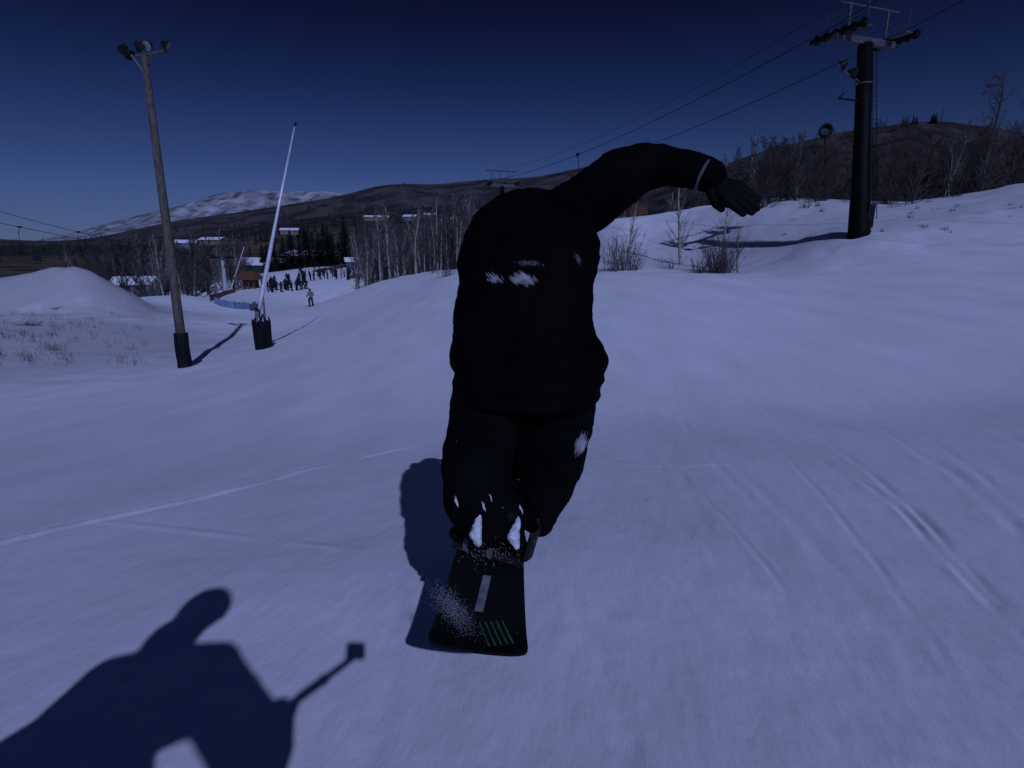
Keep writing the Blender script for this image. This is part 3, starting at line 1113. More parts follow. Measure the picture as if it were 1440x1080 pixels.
# small lances in the distance
for px0, py0, px1, py1, y, lab in ((323, 412, 344, 345, 105, 'thin distant snow lance leaning right beside the grey lift tower'),):
    p0 = onground(px0, y)
    p1 = PY(px1, py1, y)
    root = empty('snow_lance', p0)
    mb = MB()
    mb.tube([Vector((0, 0, -0.2)), (p1 - p0)], [0.13, 0.06], n=6)
    mb.build('lance', m_alu, root)
    mb = MB()
    mb.tube([(p1 - p0) * 0.98, (p1 - p0) * 1.01], [0.14, 0.14], n=6)
    mb.build('nozzle_head', m_dark, root)
    tag(root, lab, 'snow gun')


# ------------------------------------------------------------------ chairlift (right)
def cable(name, a, b, sag, r, label, group=None, ext=None):
    a, b = Vector(a), Vector(b)
    pts = []
    for i in range(41):
        t = i / 40
        p = a + (b - a) * t
        p.z -= sag * 4 * t * (1 - t)
        pts.append(p)
    if ext:
        pts = [Vector(e) for e in ext] + pts
    mb = MB()
    mb.tube(pts, r, n=5)
    o = mb.build(name, m_cable)
    tag(o, label, 'cable', group)
    return pts


tb = hit(1208, 330)
TD = (tb - CAM).dot(FW)
tsc = TD / F
ttop = PD(1217, 62, TD)
far_y = 88
fb = onground(706, far_y)
ftop = PY(706, 262, far_y)
ldir = Vector((fb.x - tb.x, fb.y - tb.y, 0)).normalized()
adir = Vector((ldir.y, -ldir.x, 0))           # towards the right hand rope
GA = 1.95


def sheave_train(parent, c, d, n, L, side):
    b = MB()
    b.box(c + Vector((0, 0, 0.0)), 0.16, L, 0.22, rot=Matrix.Rotation(math.atan2(-d.x, d.y), 3, 'Z'))
    o = b.build('sheave_train', m_dark, parent)
    for i in range(n):
        q = c + d * (L * (-0.5 + (i + 0.5) / n)) + Vector((0, 0, 0.06)) + adir * 0.16 * side
        s = MB()
        s.tube([q - adir * 0.06, q + adir * 0.06], 0.23, n=12)
        s.build('sheave', m_dark, o)


root = empty('lift_tower', tb)
tag(root, 'tall dark chairlift tower with catwalk standing on the right snow bank', 'lift tower')
L = ttop - tb
mb = MB()
mb.tube([Vector((0, 0, -0.6)), L * 0.02, L * 0.3, L * 0.6, L - Vector((0, 0, 0.06))], [0.56, 0.54, 0.44, 0.40, 0.37], n=18)
mb.build('pole', m_rust, root, smooth=True)
mb = MB()
mb.box(L + Vector((0, 0, 0.12)), 2 * GA + 0.5, 0.34, 0.34, rot=Matrix.Rotation(math.atan2(adir.y, adir.x), 3, 'Z'))
mb.build('crossarm', m_galv, root, bevel=0.02)
for sgn in (-1, 1):
    sheave_train(root, L + adir * sgn * (GA + 0.1) + Vector((0, 0, 0.32)) , ldir, 6, 3.4 if sgn < 0 else 2.6, 1)
for sgn in (-1, 1):
    mb = MB()
    c = L + adir * sgn * (GA - 0.5) + Vector((0, 0, 0.45))
    for k in range(-1, 2):
        e = c + ldir * k * 1.2
        mb.tube([e, e + Vector((0, 0, 1.0))], 0.03, n=4)
    for z in (0.5, 1.0):
        mb.tube([c - ldir * 1.2 + Vector((0, 0, z)), c + ldir * 1.2 + Vector((0, 0, z))], 0.025, n=4)
    mb.box(c + Vector((0, 0, -0.1)), 0.5, 2.6, 0.05, rot=Matrix.Rotation(math.atan2(-ldir.x, ldir.y), 3, 'Z'))
    mb.build('catwalk', m_galv, root)
mb = MB()                       # lifting frame above the crossarm
hz = Vector((0, 0, 1.75))
for s_ in (-1, 1):
    mb.tube([L + adir * s_ * 1.35 + Vector((0, 0, 0.25)), L + adir * s_ * 1.35 + hz], 0.06, n=5)
mb.tube([L - adir * 2.1 + hz, L + adir * 2.1 + hz], 0.07, n=6)
mb.build('lifting_frame', m_galv, root)
mb = MB()
ladx = Vector((0.55, -0.12, 0))
for s_ in (-0.16, 0.16):
    mb.tube([Vector((0.16, s_, 0.8)) + ladx * 0.9, L + Vector((0.0, s_, -0.2)) + ladx * 0.85], 0.02, n=4)
for k in range(34):
    f = 0.09 + 0.9 * k / 34
    c = Vector((0.16, 0, 0.8)) * (1 - f) + L * f + ladx * 0.87
    mb.tube([c + Vector((0, -0.16, 0)), c + Vector((0, 0.16, 0))], 0.014, n=4)
mb.build('ladder', m_dark, root)
mb = MB()
mb.box(PD(1222, 304, TD - 0.3) - tb, 0.35, 0.4, 1.2)
mb.build('control_box', m_dark, root, bevel=0.02)
# bracketed floodlights and a step on its left side
fl = MB()
p0 = PD(1212, 117, TD) - tb
p1 = PD(1182, 98, TD - 0.6) - tb
fl.tube([p0, p1], 0.06, n=6)
fl.tube([p0 + Vector((0, 0, -0.3)), p1 * 0.6 + p0 * 0.4], 0.04, n=5)
ring = [L * 0.79 + Vector((math.cos(a) * 0.42, math.sin(a) * 0.42, 0)) for a in np.linspace(0, 2 * math.pi, 19)]
fl.tube(ring, 0.035, n=5)
fo = fl.build('light_bracket', m_galv, root)
for dx, dr in ((0, (-0.7, 0.5, -0.5)), (0.55, (-0.2, 0.8, -0.5))):
    flood(fo, p1 + (p0 - p1) * dx + Vector((0, 0, 0.18)), dr, 0.34)
mb = MB()
a0, a1 = PD(1208, 142, TD) - tb, PD(1179, 138, TD - 0.2) - tb
mb.tube([a0, a1], 0.06, n=5)
mb.tube([a1, PD(1187, 131, TD - 0.2) - tb], 0.035, n=4)
mb.build('step_bracket', m_dark, root)

# far tower of the same lift
root = empty('lift_tower', fb)
tag(root, 'distant chairlift tower whose catwalk shows above the rider', 'lift tower')
L2 = ftop - fb
mb = MB()
mb.tube([Vector((0, 0, -0.5)), L2], [0.45, 0.34], n=12)
mb.build('pole', m_rust, root)
rotA = Matrix.Rotation(math.atan2(adir.y, adir.x), 3, 'Z')
mb = MB()
mb.box(L2 + Vector((0, 0, 0.1)), 2 * GA + 0.3, 0.4, 0.4, rot=rotA)
mb.build('crossarm', m_galv, root)
for sgn in (-1, 1):
    sheave_train(root, L2 + adir * sgn * (GA + 0.1) + Vector((0, 0, 0.3)), ldir, 4, 2.6, 1)
mb = MB()
for s_ in (-1, -0.2, 0.6, 1):
    mb.tube([L2 + adir * s_ * 1.6 + Vector((0, 0, 0.2)), L2 + adir * s_ * 1.6 + Vector((0, 0, 2.1))], 0.06, n=5)
mb.tube([L2 - adir * 2.4 + Vector((0, 0, 2.1)), L2 + adir * 2.2 + Vector((0, 0, 2.1))], 0.09, n=5)
mb.tube([L2 - adir * 1.6 + Vector((0, 0, 1.1)), L2 + adir * 1.6 + Vector((0, 0, 1.1))], 0.05, n=5)
mb.build('lifting_frame', m_galv, root)

ropes = []
beh = -ldir * 60
for sgn, lab in ((-1, 'left haul rope of the chairlift running down from the dark tower'), (1, 'right haul rope of the chairlift passing behind the dark tower')):
    a = ttop + adir * sgn * (GA + 0.26) + Vector((0, 0, 0.66))
    b = ftop + adir * sgn * (GA + 0.26) + Vector((0, 0, 0.62))
    far_end = b + ldir * 120 + Vector((0, 0, -24))
    pts = cable('haul_rope', a, b, 1.3, 0.023, lab, 'haul ropes of the right chairlift',
                ext=[a - ldir * 60 + Vector((0, 0, 11.0)), a - ldir * 30 + Vector((0, 0, 4.8))])
    ropes.append([a + (b - a) * (i / 200) - Vector((0, 0, 1.3 * 4 * (i / 200) * (1 - i / 200))) for i in range(201)])
a = ttop + Vector((0, 0, 1.8)) - adir * 1.9
b = ftop + Vector((0, 0, 2.1)) - adir * 2.0
cable('signal_cable', a, b, 1.7, 0.014, 'thin signal cable strung above the left haul rope', None, ext=[a - ldir * 50 + Vector((0, 0, 8.5))])


def project(p):
    d = Vector(p) - CAM
    z = d.dot(FW)
    return 720 + F * d.x / z, 540 - F * d.dot(UP) / z


def make_chair(width=1.6):
    root = empty('lift_chair', (0, 0, -500))
    m = MB()
    m.tube([(0, 0, 0), (0, 0, -0.25), (0.0, 0.25, -0.7), (0.0, 0.3, -1.6), (0, 0.12, -2.0)], 0.035, n=6)
    m.tube([(-width / 2, 0.1, -2.0), (width / 2, 0.1, -2.0)], 0.03, n=6)
    m.build('hanger', m_dark, root)
    m = MB()
    m.box((0, 0, 0.02), 0.16, 0.5, 0.24)
    m.build('grip', m_dark, root)
    m = MB()
    for s in (-1, 1):
        m.tube([(s * width / 2, 0.1, -2.0), (s * width / 2, 0.25, -2.7), (s * width / 2, -0.3, -2.72)], 0.025, n=5)
        m.tube([(s * width / 2, 0.2, -2.4), (s * width / 2, -0.3, -2.42)], 0.025, n=5)
    m.build('side_frame', m_dark, root)
    m = MB()
    m.box((0, -0.05, -2.68), width, 0.46, 0.07)
    m.build('seat', m_dark, root, bevel=0.02)
    m = MB()
    m.box((0, 0.24, -2.38), width, 0.06, 0.5)
    m.build('backrest', m_dark, root, bevel=0.02)
    return root


chair = make_chair()


def chair_at(rope, px, label, group, d=None):
    best = min(rope, key=lambda p: abs(project(p)[0] - px))
    c = copy_tree(chair)
    c.location = best
    dd = d or ldir
    c.rotation_euler = (0, 0, math.atan2(-dd.x, dd.y) + math.pi)
    tag(c, label, 'chairlift chair', group)
    return c


c1 = chair_at(ropes[0], 812, 'occupied chair on the left haul rope above the rider', 'chairs on the right chairlift')
c2 = chair_at(ropes[1], 842, 'chair on the right haul rope half hidden behind the raised arm', 'chairs on the right chairlift')

# ------------------------------------------------------------------ fan gun on its own pole
pole_base = onground(1161, 52)
d = (pole_base - CAM).dot(FW)
hub = PD(1161, 184, d) - pole_base
root = empty('fan_snow_gun', pole_base)
tag(root, 'round black fan snow gun on a thin pole left of the lift tower', 'snow gun')
mb = MB()
mb.tube([Vector((0, 0, -0.3)), hub + Vector((0, 0, -0.5))], [0.10, 0.08], n=8)
mb.build('pole', m_dark, root)
rr = 9.0 * d / F
mb = MB()
ax = Vector((-0.35, -0.93, 0.1)).normalized()
sx = ax.cross(Vector((0, 0, 1))).normalized()
sy = sx.cross(ax)
n = 22
vs, fs = [], []
prof = ((0.55, -0.45), (0.62, 0.45), (0.9, 0.5), (1.0, 0.35), (0.98, -0.35), (0.85, -0.5))
for i in range(n):
    an = 2 * math.pi * i / n
    rad = sx * math.cos(an) + sy * math.sin(an)
    for q, z in prof:
        vs.append(hub + rad * rr * q + ax * z * rr * 1.3)
k = len(prof)
for i in range(n):
    for j in range(k):
        fs.append((i * k + j, i * k + (j + 1) % k, ((i + 1) % n) * k + (j + 1) % k, ((i + 1) % n) * k + j))
mb.add(vs, fs)
mb.build('drum', m_dark, root, smooth=False)
mb = MB()
mb.ball(hub, rr * 0.2, 10)
for i in range(5):
    an = 2 * math.pi * i / 5
    mb.tube([hub, hub + (sx * math.cos(an) + sy * math.sin(an)) * rr * 0.57], 0.04, n=4)
mb.build('fan', m_galv, root)

# ------------------------------------------------------------------ left chairlift
m_palesteel = mat('pale_steel', (0.42, 0.43, 0.45), (0.34, 0.35, 0.37), scale=3, rough=0.6)
y2 = 118
lb = onground(318, y2)
lt = PY(313, 366, y2)
root = empty('lift_tower', lb)
tag(root, 'grey T shaped chairlift tower among the trees at the left', 'lift tower')
Lv = lt - lb
mb = MB()
mb.tube([Vector((0, 0, -0.5)), Lv], [0.42, 0.34], n=10)
mb.build('pole', m_palesteel, root)
dirL = Vector((-0.35, -0.94, 0)).normalized()
aL = Vector((dirL.y, -dirL.x, 0))
if aL.x < 0:
    aL = -aL
mb = MB()
mb.tube([Lv - Vector((0, 0, 1.4)), Lv + aL * 1.9 + Vector((0, 0, 0.1))], 0.22, n=6)
mb.tube([Lv - Vector((0, 0, 1.4)), Lv - aL * 1.9 + Vector((0, 0, 0.1))], 0.22, n=6)
mb.box(Lv + Vector((0, 0, 0.2)), 4.2, 0.4, 0.4, rot=Matrix.Rotation(math.atan2(aL.y, aL.x), 3, 'Z'))
mb.build('crossarm', m_galv, root)
for s_ in (-1, 1):
    mb = MB()
    mb.box(Lv + aL * 2.0 * s_ + Vector((0, 0, 0.5)), 0.25, 2.4, 0.3, rot=Matrix.Rotation(math.atan2(-dirL.x, dirL.y), 3, 'Z'))
    mb.build('sheave_train', m_dark, root)
mb = MB()
for s_ in (-1, 1):
    mb.tube([Lv + aL * 1.2 * s_ + Vector((0, 0, 0.3)), Lv + aL * 1.2 * s_ + Vector((0, 0, 1.7))], 0.06, n=4)
mb.tube([Lv - aL * 1.6 + Vector((0, 0, 1.7)), Lv + aL * 1.6 + Vector((0, 0, 1.7))], 0.08, n=4)
mb.build('lifting_frame', m_galv, root)
lropes = []
for s_, px, py, lab in ((-1, -60, 280, 'upper haul rope of the far left chairlift'), (1, -60, 300, 'lower haul rope of the far left chairlift')):
    a = lt + aL * 2.0 * s_ + Vector((0, 0, 0.7))
    b = PY(px, py, 75)
    cable('haul_rope', a, b, 1.0, 0.035, lab, 'haul ropes of the left chairlift')
    lropes.append([a + (b - a) * (i / 200) - Vector((0, 0, 1.0 * 4 * (i / 200) * (1 - i / 200))) for i in range(201)])
chair_at(lropes[1], 28, 'empty chair hanging before the dark ridge at the left edge', 'chairs on the left chairlift', Vector((0.5, 0.86, 0)))
chair_at(lropes[0], 203, 'empty chair above the small snow roofed house', 'chairs on the left chairlift', Vector((0.5, 0.86, 0)))
chair_at(lropes[0], 110, 'empty chair above the top of the snow pile', 'chairs on the left chairlift', Vector((0.5, 0.86, 0)))
for o_ in list(chair.children) + [chair]:
    bpy.data.objects.remove(o_)


# ------------------------------------------------------------------ buildings
def house(name, p, w, dpt, h, rh, rz, mw, label, mr=None, windows=3, over=0.5, cat='building'):
    root = empty(name, p, rz)
    mb = MB()
    mb.add([(-w / 2, -dpt / 2, -1.5), (w / 2, -dpt / 2, -1.5), (w / 2, dpt / 2, -1.5), (-w / 2, dpt / 2, -1.5),
            (-w / 2, -dpt / 2, h), (w / 2, -dpt / 2, h), (w / 2, dpt / 2, h), (-w / 2, dpt / 2, h), (-w / 2, 0, h + rh), (w / 2, 0, h + rh)],
           [(0, 1, 5, 4), (2, 3, 7, 6), (1, 2, 6, 9, 5), (3, 0, 4, 8, 7), (4, 5, 9, 8), (6, 7, 8, 9)])
    mb.build('wall', mw, root)
    W, Dp = w / 2 + over, dpt / 2 + over
    k = rh / (dpt / 2)
    z0 = h + rh - Dp * k
    th = 0.35
    mb = MB()
    for s in (-1, 1):
        mb.add([(-W, s * Dp, z0 + 0.05), (W, s * Dp, z0 + 0.05), (W, 0, h + rh + 0.05), (-W, 0, h + rh + 0.05),
                (-W, s * Dp, z0 + th), (W, s * Dp, z0 + th), (W, 0, h + rh + th), (-W, 0, h + rh + th)],
               [(0, 1, 2, 3), (4, 5, 6, 7), (0, 1, 5, 4), (1, 2, 6, 5), (3, 0, 4, 7)])
    mb.build('roof', mr or m_snowcap, root)
    for i in range(windows):
        x = -w / 2 + w * (i + 0.5) / windows
        m = MB()
        m.box((x, -dpt / 2 - 0.05, h * 0.55), w / windows * 0.5, 0.1, h * 0.4)
        wo_ = m.build('window', m_wood, root)
        m = MB()
        m.box((x, -dpt / 2 - 0.115, h * 0.55), w / windows * 0.42, 0.03, h * 0.33)
        m.build('pane', m_pane, wo_)
    tag(root, label, cat)
    return root


m_pane = mat('window_pane', (0.03, 0.035, 0.045), rough=0.1, spec=0.6)
m_green = mat('green_cladding', (0.035, 0.075, 0.075), (0.025, 0.055, 0.06), scale=1, stretch=(8, 8, 0.4), rough=0.7)
m_brown = mat('brown_cladding', (0.16, 0.075, 0.04), (0.11, 0.05, 0.03), scale=1, stretch=(8, 8, 0.4), rough=0.7)
m_grey = mat('grey_cladding', (0.20, 0.21, 0.23), (0.15, 0.155, 0.17), scale=1, rough=0.7)
m_brownroof = mat('brown_roof', (0.13, 0.06, 0.035), (0.09, 0.045, 0.03), scale=2, rough=0.8)
m_tanw = mat('tan_cladding', (0.25, 0.19, 0.14), (0.18, 0.14, 0.10), scale=1, rough=0.7)

house('house', PY(193, 410, 112), 6.5, 5, 1.6, 1.0, R(12), m_grey, 'small grey house with a snow covered roof behind the left terrace', windows=2)
house('lodge', PY(366, 386, 200), 24, 10, 3.4, 2.0, R(-14), m_green, 'long dark green lodge with snow on its roof behind the spruces', windows=8)
house('lodge', PY(440, 368, 225), 20, 9, 2.4, 1.6, R(-10), m_tanw, 'tan lodge peeking between the spruces', windows=6)
house('house', PY(530, 308, 420), 17, 7, 1.3, 0.9, R(6), m_tanw, 'widest far house with a white roof above the aspen grove', windows=4)
house('house', PY(577, 308, 440), 9, 7, 1.6, 1.2, R(-5), m_grey, 'small pale roofed house right of the widest far house', windows=2)
house('house', PY(604, 306, 440), 8, 7, 1.8, 1.2, R(15), m_tanw, 'far snow roofed house left of the rider', windows=2)
house('house', PY(262, 346, 330), 11, 7, 1.8, 1.3, R(20), m_grey, 'small far house left of the grey lift tower on the flats', windows=2)
house('house', PY(300, 341, 350), 13, 7, 1.6, 1.2, R(-8), m_tanw, 'long low far house above the grey lift tower', windows=3)
house('house', PY(408, 327, 420), 12, 7, 1.6, 1.2, R(10), m_tanw, 'far house just above the spruce row on the flats', windows=3)
house('house', PY(640, 312, 400), 10, 7, 1.6, 1.2, R(-14), m_grey, 'rightmost far house, close to the black jacket', windows=2)
house('shed', PY(498, 376, 190), 5, 4, 2.0, 0.9, R(20), m_grey, 'white roofed ticket shed under the lone spruce', windows=1)
house('house', PY(884, 317, 84), 4.4, 4, 1.4, 0.7, R(-8), m_tanw, 'tan cabin half sunk behind the crest of the bank', windows=3, over=0.2, mr=m_brownroof)
# kiosk: open sided hut
kp = hit(352, 406)
root = empty('kiosk', kp, R(-10))
tag(root, 'brown roofed lift hut on posts at the edge of the base area', 'hut')
root.scale = (0.8, 0.8, 0.8)
for x in (-2, -0.7, 0.7, 2):
    for y in (-1.4, 1.4):
        mb = MB()
        mb.box((x, y, 0.8), 0.22, 0.22, 2.6)
        mb.build('post', m_wood, root)
mb = MB()
mb.add([(-2.9, -2.2, 2.1), (2.9, -2.2, 2.1), (2.9, 2.2, 2.1), (-2.9, 2.2, 2.1), (-1.7, 0, 3.9), (1.7, 0, 3.9)], [(3, 2, 1, 0), (0, 1, 5, 4), (1, 2, 5), (2, 3, 4, 5), (3, 0, 4)])
mb.build('roof', m_brownroof, root)
mb = MB()
mb.box((0, 0.4, 0.8), 3.0, 1.6, 2.4)
mb.build('cabin', m_brown, root)
# blue tent/pad behind the floodlight pole
m_blue = mat('blue_tarp', (0.03, 0.07, 0.22), (0.025, 0.05, 0.16), scale=3, rough=0.6)
bp_ = onground(203, 88)
root = empty('tarp_tent', bp_)
mb = MB()
mb.add([(-1.1, -1, -0.2), (1.1, -1, -0.2), (1.1, 1, -0.2), (-1.1, 1, -0.2), (-0.9, -0.8, 0.75), (0.9, -0.8, 0.7), (0.9, 0.8, 0.7), (-0.9, 0.8, 0.75), (0, 0, 1.05)],
       [(3, 2, 1, 0), (0, 1, 5, 4), (1, 2, 6, 5), (2, 3, 7, 6), (3, 0, 4, 7), (4, 5, 8), (5, 6, 8), (6, 7, 8), (7, 4, 8)])
mb.build('cover', m_blue, root)
mb = MB()
for x in (-1, 1):
    mb.tube([(x * 1.0, -0.92, -0.2), (x * 0.95, -0.85, 0.9)], 0.04, n=5)
mb.build('stake', m_dark, root)
tag(root, 'small dark blue covered stack at the right foot of the snow pile', 'cover')


# curved blue fence, orange nets
def fence(name, pix, hgt, mpanel, mpost, label, every=2, y=None, cat='fence', step=14):
    P = []
    for i in range(len(pix) - 1):
        for k in range(step):
            f = k / step
            P.append(hit(pix[i][0] * (1 - f) + pix[i + 1][0] * f, pix[i][1] * (1 - f) + pix[i + 1][1] * f))
    P.append(hit(*pix[-1]))
    root = empty(name, P[0])
    m = MB()
    b = P[0]
    for i in range(len(P) - 1):
        a0, a1 = P[i] - b, P[i + 1] - b
        if (a1 - a0).length > 30:
            continue
        t = (a1 - a0)
        nrm = Vector((-t.y, t.x, 0))
        if nrm.length < 1e-6:
            continue
        nrm = nrm.normalized() * 0.02
        z0, z1 = Vector((0, 0, 0.04)), Vector((0, 0, hgt))
        m.add([a0 - nrm + z0, a1 - nrm + z0, a1 - nrm + z1, a0 - nrm + z1, a0 + nrm + z0, a1 + nrm + z0, a1 + nrm + z1, a0 + nrm + z1],
              [(0, 1, 2, 3), (7, 6, 5, 4), (3, 2, 6, 7), (0, 4, 5, 1)])
    m.build('panel', mpanel, root)
    for i in range(0, len(P), every * 2):
        m = MB()
        q = P[i] - b
        m.tube([q - Vector((0, 0, 0.3)), q + Vector((0, 0, hgt + 0.15))], 0.03, n=5)
        m.build('post', mpost, root)
    tag(root, label, cat)


m_bluenet = mat('blue_net', (0.17, 0.24, 0.36), (0.12, 0.18, 0.29), scale=6, rough=0.8)
m_orange = mat('orange_net', (0.26, 0.11, 0.085), (0.20, 0.09, 0.07), scale=6, rough=0.8)
fence('safety_fence', [(302, 427), (312, 431), (330, 434), (352, 435)], 0.75, m_bluenet, m_dark, 'curved pale blue safety fence left of the snow lance', every=2, step=6)
fence('orange_net', [(296, 424), (306, 420), (318, 415), (332, 411)], 0.7, m_orange, m_dark, 'orange net beside the grey lift tower', every=3, step=6)
fence('orange_net', [(440, 384), (455, 381), (470, 379), (482, 377)], 0.8, m_orange, m_dark, 'orange net along the back of the crowded base area', every=3, step=6)
fence('orange_net', [(488, 393), (500, 391), (509, 389)], 0.8, m_orange, m_dark, 'orange net beside the aspen grove', every=3, step=6)
# post with dark padding near the grove
pp = hit(505, 394)
root = empty('marker_post', pp)
d_ = (pp - CAM).dot(FW)
mb = MB()
mb.tube([Vector((0, 0, -0.3)), Vector((0, 0, 34 * d_ / F))], [0.14, 0.11], n=8)
mb.build('pole', m_dark, root)
mb = MB()
sheath(mb, [(0, 0, -0.1), (0, 0, 1.5)], 0.22, n=12, ragged=0.05)
mb.build('pad', m_pad, root)
tag(root, 'dark padded post at the left edge of the aspen grove', 'post')


# ------------------------------------------------------------------ people
_b = bmesh.new()
bmesh.ops.create_icosphere(_b, subdivisions=2, radius=1)
_b.verts.ensure_lookup_table()
ICO = (np.array([v.co[:] for v in _b.verts]), np.array([[v.index for v in f.verts] for f in _b.faces]))
_b.free()


def blobmesh(chains, voxel=0.02, smooth=6, wrinkle=0.0, wscale=6.0, name='body', step=0.35):
    """chains: list of [(pos, (ax,ay,az) or r), ...]; returns one continuous closed mesh"""
    SV, SF = [], []
    tv, tf = ICO
    for ch in chains:
        items = []
        for p, r in ch:
            r = Vector((r, r, r)) if not hasattr(r, '__len__') else Vector(r)
            items.append((Vector(p), r))
        pts = []
        if len(items) == 1:
            pts = items
        for (p0, r0), (p1, r1) in zip(items[:-1], items[1:]):
            n = max(2, int((p1 - p0).length / (min(min(r0), min(r1)) * step)) + 1)
            for i in range(n + 1):
                t = i / n
                pts.append((p0.lerp(p1, t), r0.lerp(r1, t)))
        for p, r in pts:
            SF.append(tf + len(SV) * len(tv))
            SV.append(tv * np.array(r)[None] + np.array(p)[None])
    me = bpy.data.meshes.new(name)
    me.from_pydata(np.concatenate(SV).tolist(), [], np.concatenate(SF).tolist())
    o = bpy.data.objects.new(name + '_work', me)
    COL.objects.link(o)
    md = o.modifiers.new('r', 'REMESH')
    md.mode = 'VOXEL'
    md.voxel_size = voxel
    if smooth:
        s = o.modifiers.new('s', 'SMOOTH')
        s.iterations = smooth
        s.factor = 0.5
    dg = bpy.context.evaluated_depsgraph_get()
    dg.update()
    out = bpy.data.meshes.new_from_object(o.evaluated_get(dg))
    bpy.data.objects.remove(o)
    bpy.data.meshes.remove(me)
    out.name = name
    if wrinkle:
        for v in out.vertices:
            q = v.co * wscale
            k = mnoise.fractal(q, 0.8, 2.0, 3) + 0.7 * (1 - abs(mnoise.noise(Vector((q.x * 0.6, q.y * 0.6, q.z * 1.6))))) - 0.5
            v.co += v.normal * k * wrinkle
    out.polygons.foreach_set('use_smooth', [True] * len(out.polygons))
    return out


def put(me, name, m, parent=None):
    me.materials.clear()
    for x in (m if isinstance(m, (list, tuple)) else [m]):
        me.materials.append(x)
    o = bpy.data.objects.new(name, me)
    COL.objects.link(o)
    if parent is not None:
        o.parent = parent
    return o


m_skin = mat('skin', (0.45, 0.28, 0.2), (0.42, 0.25, 0.18), scale=8, rough=0.5)
m_jacket = mat('black_jacket', (0.0016, 0.0016, 0.0018), (0.0028, 0.0028, 0.003), scale=5, rough=0.75, bump=0.5, bscale=14, spec=0.02)
m_pants = mat('charcoal_pants', (0.0025, 0.0027, 0.0031), (0.004, 0.0043, 0.0048), scale=6, rough=0.8, bump=0.5, bscale=16, spec=0.02)
m_boot = mat('boot', (0.002, 0.002, 0.0023), (0.004, 0.004, 0.0045), scale=7, rough=0.6)
m_glove = mat('glove', (0.002, 0.002, 0.0024), (0.004, 0.004, 0.0044), scale=9, rough=0.7, bump=0.3)
m_helmet = mat('helmet', (0.006, 0.006, 0.007), (0.009, 0.009, 0.01), scale=3, rough=0.4, spec=0.2)
m_stuck = mat('stuck_snow', (0.72, 0.72, 0.74), (0.55, 0.55, 0.57), scale=30, rough=0.8, bump=0.6, bscale=60)
m_frost = mat('frosted_cloth', (0.34, 0.34, 0.36), (0.16, 0.16, 0.17), scale=22, rough=0.9)
m_greytrim = mat('grey_trim', (0.07, 0.07, 0.08), (0.10, 0.10, 0.11), scale=9, rough=0.6)


# ---- the rider
def E(px, py, d, hw, b, hgt=0.09):
    """ellipsoid section of the jacket: half width in photo pixels"""
    return (PD(px, py, d), (hw * d / F, b, hgt))


jk = [[E(743, 520, 2.16, 107, 0.20, 0.08), E(738, 480, 2.17, 104, 0.20), E(736, 440, 2.18, 101, 0.19), E(738, 400, 2.22, 98, 0.18), E(744, 360, 2.28, 104, 0.17),
       E(747, 330, 2.36, 98, 0.17, 0.08), E(750, 305, 2.44, 84, 0.16, 0.08), E(752, 288, 2.52, 62, 0.13, 0.07), E(750, 300, 2.62, 66, 0.12, 0.08)],
      [(PD(686, 556, 2.15), (0.108, 0.18, 0.05)), (PD(748, 561, 2.13), (0.115, 0.17, 0.045)), (PD(808, 553, 2.17), (0.105, 0.18, 0.05))],
      [(PD(684, 535, 2.15), (0.118, 0.18, 0.06)), (PD(748, 540, 2.13), (0.115, 0.17, 0.06)), (PD(810, 532, 2.17), (0.112, 0.18, 0.06))],
      [(PD(668, 500, 2.15), (0.10, 0.16, 0.1)), (PD(820, 505, 2.17), (0.095, 0.16, 0.1))],
      [(PD(748, 296, 2.55), (0.2, 0.14, 0.1)), (PD(742, 312, 2.74), (0.13, 0.1, 0.09)), (PD(738, 322, 2.84), 0.085)]]
sh_r = PD(822, 290, 2.50)
el_r = PD(928, 234, 2.44)
wr_r = PD(1000, 250, 2.36)
jk.append([(PD(800, 300, 2.5), 0.13), (sh_r, 0.135), (PD(865, 256, 2.48), 0.13), (PD(900, 238, 2.46), 0.112), (el_r, 0.094), (PD(965, 238, 2.4), 0.082), (wr_r, 0.07)])
sh_l = PD(694, 325, 2.52)
jk.append([(sh_l, 0.12), (PD(672, 372, 2.62), 0.10), (PD(678, 420, 2.72), 0.085), (PD(680, 400, 2.9), 0.075), (PD(672, 372, 3.02), 0.06)])
body_ch = [[(PD(742, 520, 2.16), (0.16, 0.12, 0.1)), (PD(745, 380, 2.26), (0.15, 0.11, 0.1)), (PD(748, 300, 2.52), (0.16, 0.1, 0.08)), (PD(742, 312, 2.74), 0.07), (PD(735, 330, 2.94), (0.085, 0.1, 0.11))],
           [(sh_r, 0.06), (el_r, 0.045), (wr_r, 0.032)], [(sh_l, 0.06), (PD(668, 420, 2.72), 0.045), (PD(672, 372, 3.02), 0.032)],
           [(PD(690, 548, 2.18), 0.10), (PD(668, 668, 2.06), 0.065), (PD(688, 748, 2.14), 0.045)],
           [(PD(785, 548, 2.18), 0.10), (PD(778, 640, 2.28), 0.075), (PD(759, 722, 2.40), 0.058), (PD(702, 668, 2.58), 0.045)]]
body = put(blobmesh(body_ch, 0.016, 4, name='person'), 'person', m_skin)
tag(body, 'snowboarder in black bent forward mid air, seen from behind, right arm raised', 'person')
jacket = put(blobmesh(jk, 0.012, 3, wrinkle=0.011, wscale=8, name='jacket'), 'jacket', m_jacket, body)
